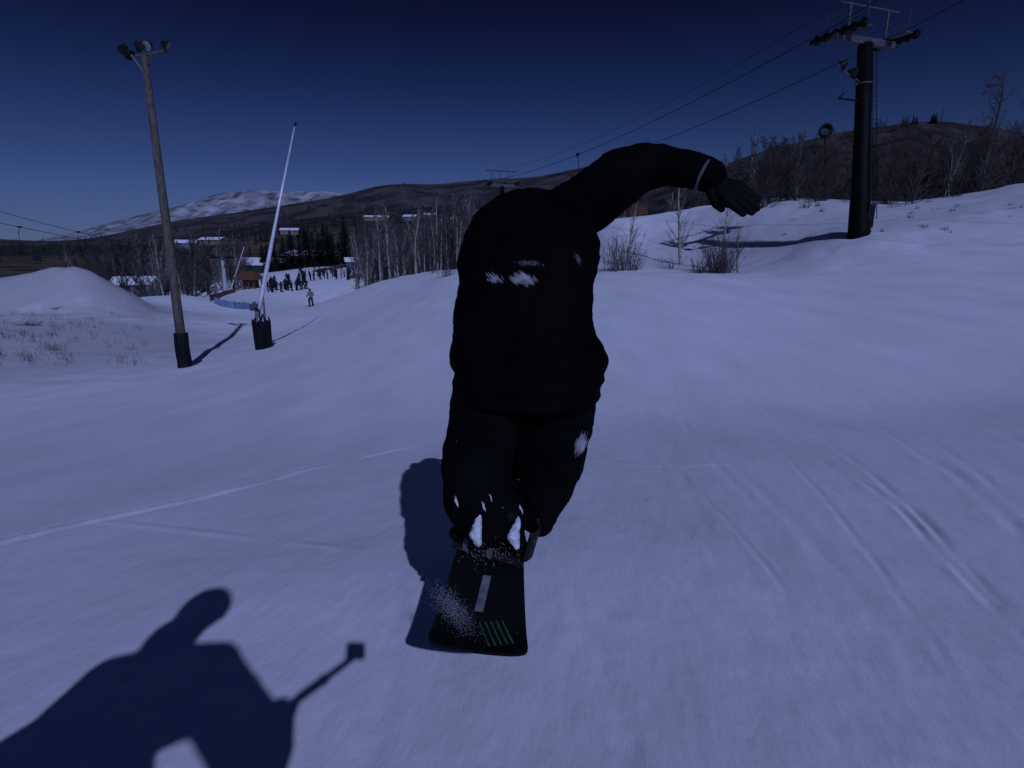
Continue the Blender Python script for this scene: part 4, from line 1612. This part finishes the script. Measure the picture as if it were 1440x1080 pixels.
pt = [[(PD(690, 540, 2.18), (0.155, 0.15, 0.1)), (PD(680, 600, 2.13), (0.142, 0.14, 0.1)), (PD(670, 660, 2.06), (0.132, 0.13, 0.1)), (PD(670, 705, 2.05), (0.122, 0.12, 0.08)), (PD(684, 736, 2.06), (0.105, 0.10, 0.05)), (PD(692, 748, 2.06), (0.098, 0.09, 0.035))],
      [(PD(690, 705, 2.06), (0.11, 0.11, 0.06)), (PD(714, 722, 2.06), (0.07, 0.09, 0.06)), (PD(716, 742, 2.06), (0.062, 0.09, 0.04))],
      [(PD(787, 540, 2.18), (0.155, 0.15, 0.1)), (PD(782, 600, 2.24), (0.148, 0.14, 0.1)), (PD(775, 655, 2.31), (0.136, 0.13, 0.1)), (PD(763, 700, 2.37), (0.105, 0.11, 0.08)), (PD(757, 733, 2.40), (0.066, 0.08, 0.06)), (PD(712, 690, 2.55), (0.07, 0.07, 0.06))],
      [(PD(690, 535, 2.18), (0.14, 0.16, 0.12)), (PD(787, 535, 2.18), (0.14, 0.16, 0.12))]]
pants = put(blobmesh(pt, 0.012, 4, wrinkle=0.011, wscale=8, name='pants'), 'pants', m_pants, body)


def hand(name, wrist, d, nrm, parent, m, s=1.0, curl=0.5):
    """palm, four fingers of different length and a side thumb, one surface"""
    d = d.normalized()
    nrm = (nrm - d * nrm.dot(d)).normalized()
    sd = d.cross(nrm)
    ch = [[(wrist - d * 0.03, 0.036 * s), (wrist + d * 0.02, 0.036 * s)]]
    for k in (-1.5, -0.5, 0.5, 1.5):
        ch.append([(wrist + d * 0.02, 0.022 * s), (wrist + d * 0.10 * s + sd * k * 0.021 * s, 0.020 * s)])
        kn = wrist + d * 0.10 * s + sd * k * 0.020 * s
        L = (0.030, 0.036, 0.034, 0.026)[int(k + 1.5)] * s
        dd = d.copy()
        c = [(kn, 0.0165 * s)]
        for j in range(3):
            dd = (dd - nrm * curl * (0.6 + 0.25 * j)).normalized()
            kn = kn + dd * L * (1 - 0.15 * j)
            c.append((kn, (0.0155 - 0.0012 * j) * s))
        ch.append(c)
    th = wrist + d * 0.035 * s + sd * 0.035 * s
    ch.append([(wrist + d * 0.03, 0.022 * s), (th, 0.019 * s), (th + (d * 0.9 + sd * 0.5 - nrm * 0.4).normalized() * 0.04 * s, 0.015 * s), (th + (d * 1.0 + sd * 0.3 - nrm * 0.6).normalized() * 0.068 * s, 0.0125 * s)])
    return put(blobmesh(ch, 0.0045, 3, name=name), name, m, parent)


gl = hand('glove', PD(998, 252, 2.355), PD(1046, 282, 2.30) - PD(1000, 253, 2.355), Vector((0.1, -1, -0.1)), body, m_glove, 1.2, 0.22)
hand('glove', PD(671, 368, 3.04), Vector((0, 0.9, -0.3)), Vector((0, 0.2, 1)), body, m_glove, 1.2, 0.5)
# cuff
mb = MB()
cd_ = (PD(1004, 252, 2.355) - PD(988, 244, 2.375)).normalized()
mb.tube([PD(988, 246, 2.372), PD(991, 247.2, 2.369)], [0.074, 0.073], n=18)
mb.build('cuff', m_greytrim, body, smooth=True)
# head, helmet, goggles (hidden from this side, seen by the shadow and from the side)
hd = PD(735, 332, 2.95)
fd = Vector((-0.25, 0.9, -0.25)).normalized()
hl = put(blobmesh([[(hd + Vector((0, -0.01, 0.03)), (0.115, 0.13, 0.105))]], 0.012, 3, name='helmet'), 'helmet', m_helmet, body)
mb = MB()
sdv = fd.cross(Vector((0, 0, 1))).normalized()
upv = sdv.cross(fd)
vs, fs = [], []
for i in range(13):
    a = math.pi * (i / 12 - 0.5) * 1.1
    for zz, rr_ in ((-0.045, 0.118), (0, 0.128), (0.045, 0.118)):
        vs.append(hd + (fd * math.cos(a) + sdv * math.sin(a)) * rr_ + upv * (zz - 0.01))
for i in range(12):
    for j in range(2):
        fs.append((i * 3 + j, (i + 1) * 3 + j, (i + 1) * 3 + j + 1, i * 3 + j + 1))
mb.add(vs, fs)
go = mb.build('goggles', m_pane, body, smooth=True)
go.modifiers.new('s', 'SOLIDIFY').thickness = 0.015


# snow stuck on the clothing
def smear(px, py, d, wpx, hpx, n, name, parent, m, ang=0, seed=1, surf=None, slant=0.75):
    """irregular thin crust laid on the clothing surface"""
    rnd = random.Random(seed)
    mb = MB()
    q = 0
    while q < n:
        a = rnd.gauss(0, 0.45)
        b = rnd.gauss(0, 0.42)
        if a * a + b * b > 1:
            continue
        q += 1
        dx, dy = a * wpx / 2, b * hpx / 2
        x = px + dx * math.cos(ang) - dy * math.sin(ang)
        y = py + dx * math.sin(ang) + dy * math.cos(ang)
        ln = rnd.uniform(0.10, 0.26) * hpx
        pp_ = []
        for k in (-1, 0, 1):
            r0 = ray(x + slant * ln * k, y + ln * k)
            ok, loc, nr, _ = surf.ray_cast(CAM, r0.normalized())
            if ok:
                pp_.append(loc + nr * 0.001)
        if len(pp_) == 3:
            s = rnd.uniform(0.0006, 0.0019)
            mb.tube(pp_, [s * 0.3, s, s * 0.3], n=5)
    if mb.v:
        return mb.build(name, m, parent)


bpy.context.view_layer.update()
smear(743, 370, 2.2, 52, 9, 70, 'snow_patch', jacket, m_greytrim, 0.05, 1, jacket)
smear(736, 393, 2.2, 40, 18, 190, 'snow_patch', jacket, m_frost, 0.1, 2, jacket)
smear(695, 392, 2.2, 26, 15, 50, 'snow_patch', jacket, m_frost, 0.2, 3, jacket)
smear(812, 364, 2.2, 8, 18, 26, 'snow_patch', jacket, m_greytrim, -0.5, 4, jacket)
smear(817, 624, 2.2, 16, 30, 190, 'snow_patch', pants, m_frost, 0.35, 5, pants, -0.3)
for k, (x, y, ww, hh, nn) in enumerate(((642, 705, 4, 16, 18), (680, 712, 4, 14, 16), (690, 700, 3, 10, 8), (733, 717, 4, 16, 16))):
    smear(x, y, 2.1, ww, hh, nn, 'snow_patch', pants, m_stuck, -0.35, 20 + k, pants, 0.3)

# ---- snowboard under the rider
T = PD(669, 929, 1.69)                     # tail
Rb = PD(690, 775, 2.11)                    # rear binding
bx = (Rb - T).normalized()                 # towards the nose
bside = bx.cross(Vector((0, 0, 1))).normalized()
bside = (Matrix.Rotation(R(7), 3, bx) @ bside).normalized()
bup = bside.cross(bx).normalized()
BL = 1.56
LU = (Rb - T).length
m_board = mat('board_topsheet', (0.004, 0.004, 0.0045), (0.007, 0.007, 0.0075), scale=5, rough=0.55, spec=0.08)
m_boardw = mat('board_white', (0.17, 0.17, 0.18), (0.09, 0.09, 0.10), scale=18, rough=0.4)
m_boardg = mat('board_green', (0.03, 0.16, 0.05), (0.015, 0.07, 0.03), scale=14, rough=0.4)
board = empty('snowboard', T)
tag(board, 'black snowboard with green stripes at its tail under the airborne rider', 'snowboard')


def bpt(u, s, h=0.0):          # u along, s across, relative to T
    lift = 0.0
    if u < 0.16:
        lift = 0.03 * ((0.16 - u) / 0.16) ** 2
    if u > BL - 0.18:
        lift = 0.07 * ((u - BL + 0.18) / 0.18) ** 2
    return bx * u + bside * s + bup * (lift + h)


def bw(u):
    m_ = abs(u - BL / 2) / (BL / 2)
    w_ = 0.116 + 0.026 * (m_ / 0.8) ** 2
    e = min(u, BL - u)
    if e < 0.07:
        w_ *= math.sqrt(max(0.0, 1 - ((0.07 - e) / 0.07) ** 5)) * 0.98 + 0.02
    return w_


mb = MB()
NU, NS = 70, 10
vs, fs = [], []
us = [BL * (0.5 - 0.5 * math.cos(math.pi * i / NU)) for i in range(NU + 1)]
for u in us:
    for j in range(NS + 1):
        vs.append(bpt(u, bw(u) * (2 * j / NS - 1), 0.0))
for u in us:
    for j in range(NS + 1):
        vs.append(bpt(u, bw(u) * (2 * j / NS - 1), 0.012))
o2 = (NU + 1) * (NS + 1)
for i in range(NU):
    for j in range(NS):
        a = i * (NS + 1) + j
        fs.append((a, a + 1, a + NS + 2, a + NS + 1))
        fs.append((a + o2, a + NS + 1 + o2, a + NS + 2 + o2, a + 1 + o2))
    for j, fl_ in ((0, 1), (NS, 0)):
        a = i * (NS + 1) + j
        fs.append((a, a + NS + 1, a + NS + 1 + o2, a + o2))
mb.add(vs, fs, 0)


def strip(u0, u1, s0, s1, w_, mi):
    k = 8
    vs, fs = [], []
    for i in range(k + 1):
        u = u0 + (u1 - u0) * i / k
        s = s0 + (s1 - s0) * i / k
        vs += [bpt(u, s - w_ / 2, 0.0135), bpt(u, s + w_ / 2, 0.0135)]
    for i in range(k):
        fs.append((2 * i, 2 * i + 1, 2 * i + 3, 2 * i + 2))
    mb.add(vs, fs, mi)


strip(0.17, 0.33, -0.012, 0.0, 0.028, 1)
strip(0.02 + 0.62, 0.95, 0, 0, 0.03, 1)
for k in range(5):
    strip(0.03 + 0.006 * k, 0.13 + 0.004 * k, 0.035 + 0.018 * k, -0.005 + 0.018 * k, 0.006, 2)
mb.build('deck', [m_board, m_boardw, m_boardg], board)
for ub, yaw, nm in ((LU, R(12), 'rear'), (LU + 0.50, R(-12), 'front')):
    rot = Matrix((bside, bx, bup)).transposed()
    tdir = (bside * math.cos(yaw) * -1 + bx * math.sin(yaw)).normalized()     # toe direction
    sdir = bup.cross(tdir)
    M = Matrix((tdir, sdir, bup)).transposed()
    c = bpt(ub, 0, 0.016)
    m = MB()
    m.box(c + bup * 0.012, 0.27, 0.12, 0.022, rot=M)
    b_ = m.build('binding', m_dark, board, bevel=0.004)
    m = MB()
    hb = c - tdir * 0.125
    vs, fs = [], []
    for i in range(7):
        z = 0.02 + 0.13 * i / 6
        for j in range(7):
            a = (j / 6 - 0.5) * 2.0
            rr_ = 0.055 * (1 - 0.15 * i / 6)
            vs.append(hb + bup * z - tdir * (math.cos(a) * rr_ - 0.03 + 0.02 * i / 6) + sdir * math.sin(a) * rr_)
    for i in range(6):
        for j in range(6):
            fs.append((i * 7 + j, i * 7 + j + 1, i * 7 + j + 8, i * 7 + j + 7))
    m.add(vs, fs)
    hbk = m.build('highback', m_dark, b_, smooth=True)
    hbk.modifiers.new('s', 'SOLIDIFY').thickness = 0.008
    for off, zz in ((0.0, 0.11), (0.09, 0.07)):
        m = MB()
        arc = [c + tdir * (off - 0.01) + sdir * 0.066 * math.cos(a) + bup * (0.02 + zz * math.sin(a)) for a in np.linspace(0, math.pi, 11)]
        m.tube(arc, 0.012, n=6)
        m.build('strap', m_greytrim, b_)
    foot = T + c + bup * 0.03
    bt = [[(foot - tdir * 0.09, (0.05, 0.05, 0.035)), (foot + tdir * 0.12, (0.05, 0.05, 0.03))],
          [(foot - tdir * 0.075 + bup * 0.02, 0.056), (foot - tdir * 0.055 + bup * 0.09, 0.056), (foot - tdir * 0.05 + bup * 0.13, 0.056)]]
    put(blobmesh(bt, 0.009, 3, name='boot'), 'boot', m_boot, body)

# white snow clumps on the rear boot and thrown snow about the tail
bpy.context.view_layer.update()
rnd = random.Random(12)
for pts_ in ([(674, 722, 1.95, 0.006), (671, 738, 1.94, 0.015), (669, 752, 1.93, 0.022), (673, 764, 1.93, 0.012)],
             [(729, 728, 1.95, 0.006), (726, 742, 1.945, 0.014), (722, 756, 1.94, 0.021), (727, 768, 1.94, 0.011)]):
    put(blobmesh([[(PD(x_, y_, d_), r_) for x_, y_, d_, r_ in pts_]], 0.0035, 2, wrinkle=0.004, wscale=60, name='snow_clump'), 'snow_clump', m_stuck, pants)
mb = MB()
for i in range(4200):
    s = rnd.uniform(0.0003, 0.0011)
    q = rnd.gauss(0, 16)
    mb.ball(PD(640 + q * 0.8 + rnd.gauss(0, 9), 862 + q + rnd.gauss(0, 8), 1.74 + rnd.gauss(0.04, 0.06)), s, 5)
for i in range(420):
    s = rnd.uniform(0.0005, 0.0017)
    mb.ball(PD(690 + rnd.gauss(0, 24), 776 + rnd.gauss(0, 10), 2.0 + rnd.gauss(0, 0.05)), s, 6, jitter=0.3)
for i in range(60):
    s = rnd.uniform(0.0008, 0.0022)
    if i > 14:
        break
    mb.ball(PD(rnd.uniform(600, 800), rnd.uniform(600, 930), 1.9 + rnd.gauss(0, 0.15)), s, 6, jitter=0.3)
tag(mb.build('snow_spray', m_frost), 'small snow clumps thrown up round the board', 'snow', kind='stuff')


# ---- the person with the camera (stands beside and behind it; the shadow at the lower left)
def GS(px, py, yw):
    """the point at forward distance yw whose shadow falls on photo pixel px,py"""
    r = ray(px, py)
    # ground hit on the near plane
    t0, t1 = 0.2, 12
    for _ in range(50):
        tm = (t0 + t1) / 2
        q = CAM + r * tm
        if q.z <= gz(q.x, q.y):
            t1 = tm
        else:
            t0 = tm
    g_ = CAM + r * t1
    s = (g_.y - yw) / SUN.y
    return g_ - SUN * s


H = {}
yh = -0.55
H['head'] = GS(284, 862, yh)
H['neck'] = GS(240, 895, yh - 0.03)
H['shl'] = GS(142, 962, yh - 0.02)
H['shr'] = GS(298, 935, yh - 0.05)
H['chest'] = GS(222, 950, yh - 0.05)
H['belly'] = GS(150, 1035, yh - 0.10)
H['hip'] = GS(105, 1120, yh - 0.16)
H['elr'] = GS(360, 1062, yh - 0.02)
H['hand'] = GS(391, 1006, yh + 0.22)
H['ell'] = GS(60, 1050, yh + 0.08)
H['hndl'] = GS(-40, 1095, yh + 0.22)
up1 = Vector((0, 0, 1))
op = put(blobmesh([[(H['hip'], (0.14, 0.11, 0.11)), (H['belly'], (0.13, 0.1, 0.1)), (H['chest'], (0.15, 0.11, 0.12)), (H['neck'], 0.065), (H['head'], (0.085, 0.1, 0.115))],
                   [(H['shl'], 0.06), (H['ell'], 0.045), (H['hndl'], 0.034)], [(H['shr'], 0.06), (H['elr'], 0.045), (H['hand'], 0.034)]] +
                  [[(H['hip'] + Vector((s_ * 0.1, 0, 0)), 0.1), (Vector((H['hip'].x + s_ * 0.16, H['hip'].y + 0.16, (H['hip'].z + gz(H['hip'].x, H['hip'].y)) / 2 + 0.06)), 0.07),
                    (Vector((H['hip'].x + s_ * 0.19, H['hip'].y - 0.02, gz(H['hip'].x + s_ * 0.19, H['hip'].y - 0.02) + 0.14)), 0.05)] for s_ in (-1, 1)], 0.018, 4, name='person'), 'person', m_skin)
tag(op, 'crouching camera holder whose shadow lies on the snow at lower left', 'person')
put(blobmesh([[(H['hip'] + up1 * 0.02, (0.19, 0.16, 0.12)), (H['belly'], (0.20, 0.14, 0.12)), (H['chest'], (0.17, 0.14, 0.12)), (H['neck'] - up1 * 0.06, 0.08)],
              [(H['neck'] - up1 * 0.02, 0.118), (H['head'] - up1 * 0.09 + Vector((-0.02, -0.03, 0)), 0.085)],
              [(H['chest'], 0.13), (H['shl'], 0.115), (H['ell'], 0.135), (H['hndl'], 0.08)], [(GS(245, 1000, yh - 0.05), (0.15, 0.13, 0.1)), (H['chest'], 0.14)], [(H['chest'], 0.13), (GS(300, 985, yh - 0.03), 0.11), (H['elr'], 0.11)], [(H['chest'], 0.13), (H['shr'], 0.10), (H['elr'], 0.12), (H['hand'] * 0.85 + H['elr'] * 0.15, 0.07)]],
             0.016, 5, wrinkle=0.006, name='jacket'), 'jacket', m_jacket, op)
lg = []
for s_ in (-1, 1):
    k0 = H['hip'] + Vector((s_ * 0.09, 0, 0))
    kn = Vector((H['hip'].x + s_ * 0.16, H['hip'].y + 0.16, (H['hip'].z + gz(H['hip'].x, H['hip'].y)) / 2 + 0.06))
    an = Vector((H['hip'].x + s_ * 0.19, H['hip'].y - 0.02, gz(H['hip'].x + s_ * 0.19, H['hip'].y - 0.02) + 0.14))
    lg.append([(k0, 0.135), (kn, 0.115), (an, 0.09)])
    fx = an - up1 * 0.085
    put(blobmesh([[(fx + Vector((0, -0.07, -0.005)), (0.052, 0.06, 0.045)), (fx + Vector((0, 0.15, -0.01)), (0.05, 0.06, 0.04))], [(fx, 0.06), (an + up1 * 0.08, 0.065)]], 0.012, 3, name='boot'), 'boot', m_boot, op)
put(blobmesh(lg, 0.016, 5, wrinkle=0.006, name='pants'), 'pants', m_pants, op)
put(blobmesh([[(H['head'] + up1 * 0.03 + Vector((0, -0.01, 0)), (0.132, 0.15, 0.13))]], 0.012, 3, name='helmet'), 'helmet', m_helmet, op)
mb = MB()
hd = H['head']
fd, sdv, upv = Vector((0, 1, 0)), Vector((1, 0, 0)), up1
vs, fs = [], []
for i in range(13):
    a = math.pi * (i / 12 - 0.5) * 1.1
    for zz, rr_ in ((-0.045, 0.105), (0, 0.115), (0.045, 0.105)):
        vs.append(hd + (fd * math.cos(a) + sdv * math.sin(a)) * rr_ + upv * (zz - 0.0) + fd * 0.02)
for i in range(12):
    for j in range(2):
        fs.append((i * 3 + j, (i + 1) * 3 + j, (i + 1) * 3 + j + 1, i * 3 + j + 1))
mb.add(vs, fs)
go = mb.build('goggles', m_pane, op, smooth=True)
go.modifiers.new('s', 'SOLIDIFY').thickness = 0.015
back_cam = CAM - FW * 0.035
sdir_ = (back_cam - H['hand']).normalized()
hand('glove', H['hand'] - Vector((0.075, 0.03, 0.03)), Vector((1, 0.3, 0.1)), Vector((0, 0, -1)).cross(sdir_).cross(sdir_) * -1, op, m_glove, 0.95, 0.95)
hand('glove', H['hndl'], Vector((-0.6, 0.6, -0.3)), Vector((0, 0, 1)), op, m_glove, 1.15, 0.4)
# board of the camera holder
fz = lambda x, y: gz(x, y)
hb_ = Vector((H['hip'].x, H['hip'].y, 0))
brd = empty('snowboard', Vector((hb_.x, hb_.y, fz(hb_.x, hb_.y) + 0.004)))
mb = MB()
nrmz = [Vector((s_, 0, fz(hb_.x + s_, hb_.y) - fz(hb_.x, hb_.y) + 0.010 + (0.05 * max(0, abs(s_) - 0.6) / 0.18))) for s_ in np.linspace(-0.78, 0.78, 30)]
vs, fs = [], []
for i, p_ in enumerate(nrmz):
    u = (i / 29) * 1.56
    m_ = bw(min(max(u, 0.0), BL))
    for s_ in (-1, 1):
        q = Vector((p_.x, s_ * m_, p_.z + (fz(hb_.x + p_.x, hb_.y + s_ * m_) - fz(hb_.x + p_.x, hb_.y))))
        vs += [q, q + Vector((0, 0, 0.012))]
for i in range(29):
    a = i * 4
    fs += [(a, a + 2, a + 6, a + 4), (a + 1, a + 5, a + 7, a + 3), (a, a + 4, a + 5, a + 1), (a + 2, a + 3, a + 7, a + 6)]
mb.add(vs, fs)
mb.build('deck', m_board, brd)
mb = MB()
for s_ in (-0.19, 0.19):
    mb.box(Vector((s_, 0.02, fz(hb_.x + s_, hb_.y) - fz(hb_.x, hb_.y) + 0.03)), 0.12, 0.27, 0.025)
mb.build('binding', m_dark, brd)
tag(brd, 'plain black snowboard under the camera holder', 'snowboard')
# stick and camera
stick = empty('selfie_stick', H['hand'])
e = back_cam - Vector((0, 0, 0.02)) - H['hand']
mb = MB()
mb.tube([-sdir_ * 0.10, sdir_ * 0.09], [0.017, 0.016], n=10)
mb.build('grip', m_dark, stick)
mb = MB()
mb.tube([sdir_ * 0.09, e * 0.55, e * 0.551, e - sdir_ * 0.045], [0.018, 0.018, 0.014, 0.014], n=10)
mb.tube([e * 0.53, e * 0.57], 0.022, n=8)
mb.build('tube', m_dark, stick)
mb = MB()
mb.tube([e - sdir_ * 0.05, e], [0.013, 0.015], n=8)
mb.build('mount', m_dark, stick)
tag(stick, 'black extendable camera stick in the camera holder\'s right hand', 'camera stick')
ac = empty('action_camera', back_cam)
mb = MB()
mb.box((0, 0, 0), 0.078, 0.032, 0.066, rot=Matrix.Rotation(-PITCH, 3, 'X'))
mb.build('case', m_dark, ac, bevel=0.004)
mb = MB()
mb.tube([Vector((0, 0, 0)) - FW * 0.0, FW * 0.0175], [0.011, 0.011], n=16)
mb.build('lens_ring', m_dark, ac)
tag(ac, 'small black action camera on the end of the stick', 'camera')


# ---- small figures
def small_person(seed, jm, pm, hm):
    rnd = random.Random(seed)
    st = rnd.uniform(0.12, 0.22)
    a = rnd.uniform(0.1, 0.35)
    ch = [[((0, 0, 0.92), (0.17, 0.13, 0.12)), ((0, 0.03, 1.15), (0.19, 0.13, 0.15)), ((0, 0.05, 1.38), (0.2, 0.12, 0.1)), ((0, 0.06, 1.52), 0.08), ((0, 0.08, 1.66), (0.115, 0.13, 0.13))]]
    for s in (-1, 1):
        ch.append([((s * 0.1, 0, 0.9), 0.12), ((s * st, 0.08, 0.5), 0.1), ((s * st, -0.02, 0.1), 0.085), ((s * st, 0.12, 0.06), 0.06)])
        ch.append([((s * 0.22, 0.04, 1.38), 0.085), ((s * (0.3 + a * 0.3), 0.02, 1.1), 0.07), ((s * (0.28 + a * 0.4), 0.2, 0.95 + a * 0.3), 0.055)])
    me = blobmesh(ch, 0.035, 3, name='person')
    for m in (jm, pm, hm):
        me.materials.append(m)
    for p in me.polygons:
        z = p.center.z
        p.material_index = 2 if z > 1.54 else (0 if z > 0.86 else 1)
    return me


cl_d = [mat('cloth_navy', (0.012, 0.016, 0.035), rough=0.8), mat('cloth_black', (0.008, 0.008, 0.009), rough=0.8), mat('cloth_brown', (0.03, 0.022, 0.018), rough=0.8), mat('cloth_teal', (0.012, 0.03, 0.035), rough=0.8)]
pm_ = [small_person(200 + i, cl_d[i % 4], cl_d[(i + 1) % 4], m_helmet) for i in range(5)]
g = 'skiers in the crowded base area'
lab = 'tiny distant skier in dark clothing in the crowded base area'
rnd = random.Random(77)
spots = []
for i in range(34):
    spots.append((rnd.uniform(376, 432), rnd.uniform(396, 411)))
for i in range(20):
    spots.append((rnd.uniform(420, 478), rnd.gauss(389, 3.5)))
for i in range(22):
    spots.append((rnd.uniform(440, 505), rnd.uniform(376, 394)))
spots += [(492, 388), (498, 386), (480, 391), (468, 389), (411, 410), (383, 411)]
for px, py in spots:
    py = min(py, 411 - max(0, px - 400) * 0.14)
    p = hit(px, py)
    if p.y > 230:
        continue
    o = bpy.data.objects.new('person', rnd.choice(pm_))
    COL.objects.link(o)
    o.location = p
    o.rotation_euler = (0, 0, rnd.uniform(0, 6.28))
    o.scale = (1, 1, rnd.uniform(0.92, 1.08))
    tag(o, lab, 'person', g)
# lone snowboarder lower down the run
p = hit(438, 431)
m_greycl = mat('cloth_grey', (0.15, 0.155, 0.165), (0.11, 0.115, 0.125), rough=0.8)
me = small_person(300, m_greycl, cl_d[1], cl_d[1])
o = bpy.data.objects.new('person', me)
COL.objects.link(o)
o.location = p + Vector((0, 0, 0.04))
o.rotation_euler = (0, 0, 0.9)
tag(o, 'lone rider in a grey jacket on the open run right of the snow lance', 'person')
root = empty('snowboard', p, 0.2)
mb = MB()
pts = [(-0.78, 0, 0.1), (-0.62, 0, 0.025), (0.62, 0, 0.025), (0.78, 0, 0.1)]
vs, fs = [], []
for x, y, z in pts:
    for s in (-1, 1):
        wv = 0.14 if abs(x) < 0.7 else 0.06
        vs += [(x, s * wv, z), (x, s * wv, z + 0.015)]
for i in range(3):
    a = i * 4
    fs += [(a, a + 2, a + 6, a + 4), (a + 1, a + 5, a + 7, a + 3), (a, a + 4, a + 5, a + 1), (a + 2, a + 3, a + 7, a + 6)]
mb.add(vs, fs)
mb.build('deck', m_board, root)
mb = MB()
for s in (-0.22, 0.22):
    mb.box((s, 0, 0.05), 0.12, 0.26, 0.03)
mb.build('binding', m_dark, root)
tag(root, 'dark snowboard under the lone rider in grey', 'snowboard')
# riders on the chair above the rider
for k, dx in enumerate((-0.42, 0.38)):
    ch = [[((0, 0.05, 0.1), (0.17, 0.14, 0.12)), ((0, 0.02, 0.4), (0.19, 0.13, 0.14)), ((0, -0.02, 0.62), (0.18, 0.11, 0.1)), ((0, -0.04, 0.86), (0.11, 0.12, 0.13))]]
    for s in (-1, 1):
        ch.append([((s * 0.1, 0, 0.08), 0.11), ((s * 0.12, -0.45, 0.06), 0.09), ((s * 0.12, -0.5, -0.4), 0.08), ((s * 0.12, -0.62, -0.44), 0.06)])
        ch.append([((s * 0.22, 0, 0.6), 0.08), ((s * 0.26, -0.1, 0.35), 0.065), ((s * 0.16, -0.3, 0.2), 0.05)])
    me = blobmesh(ch, 0.035, 3, name='person')
    o = put(me, 'person', [cl_d[1], mat('cloth_red', (0.12, 0.03, 0.03), rough=0.8)][k])
    o.matrix_world = Matrix.Translation(c1.location) @ Matrix.Rotation(c1.rotation_euler.z, 4, 'Z') @ Matrix.Translation((dx, 0.0, -2.6))
    tag(o, ['skier in dark clothes seated on the chair above the rider', 'skier in dull red seated on the chair above the rider'][k], 'person')

# remove the tree prototypes that were only copied from
for lst in protos.values():
    for pr in lst:
        for ch in list(pr.children):
            bpy.data.objects.remove(ch)
        bpy.data.objects.remove(pr)


# ------------------------------------------------------------------ air
hm = bpy.data.materials.new('haze')
hm.use_nodes = True
ht = hm.node_tree
ht.nodes.clear()
ho = ht.nodes.new('ShaderNodeOutputMaterial')
hp = ht.nodes.new('ShaderNodeVolumePrincipled')
hp.inputs['Color'].default_value = (0.85, 0.88, 0.95, 1)
hp.inputs['Density'].default_value = 0.9e-5
ht.links.new(hp.outputs[0], ho.inputs['Volume'])
mb = MB()
zlo = min(o_.bound_box[0][2] for o_ in bpy.data.objects if o_.type == 'MESH' and o_.get('kind') == 'structure') - 1
mb.box((0, 0, (1150 + zlo) / 2), 31000, 31000, 1150 - zlo)
hz_ = mb.build('haze', hm)
tag(hz_, 'thin bluish air over the valley', 'haze', None, 'stuff')
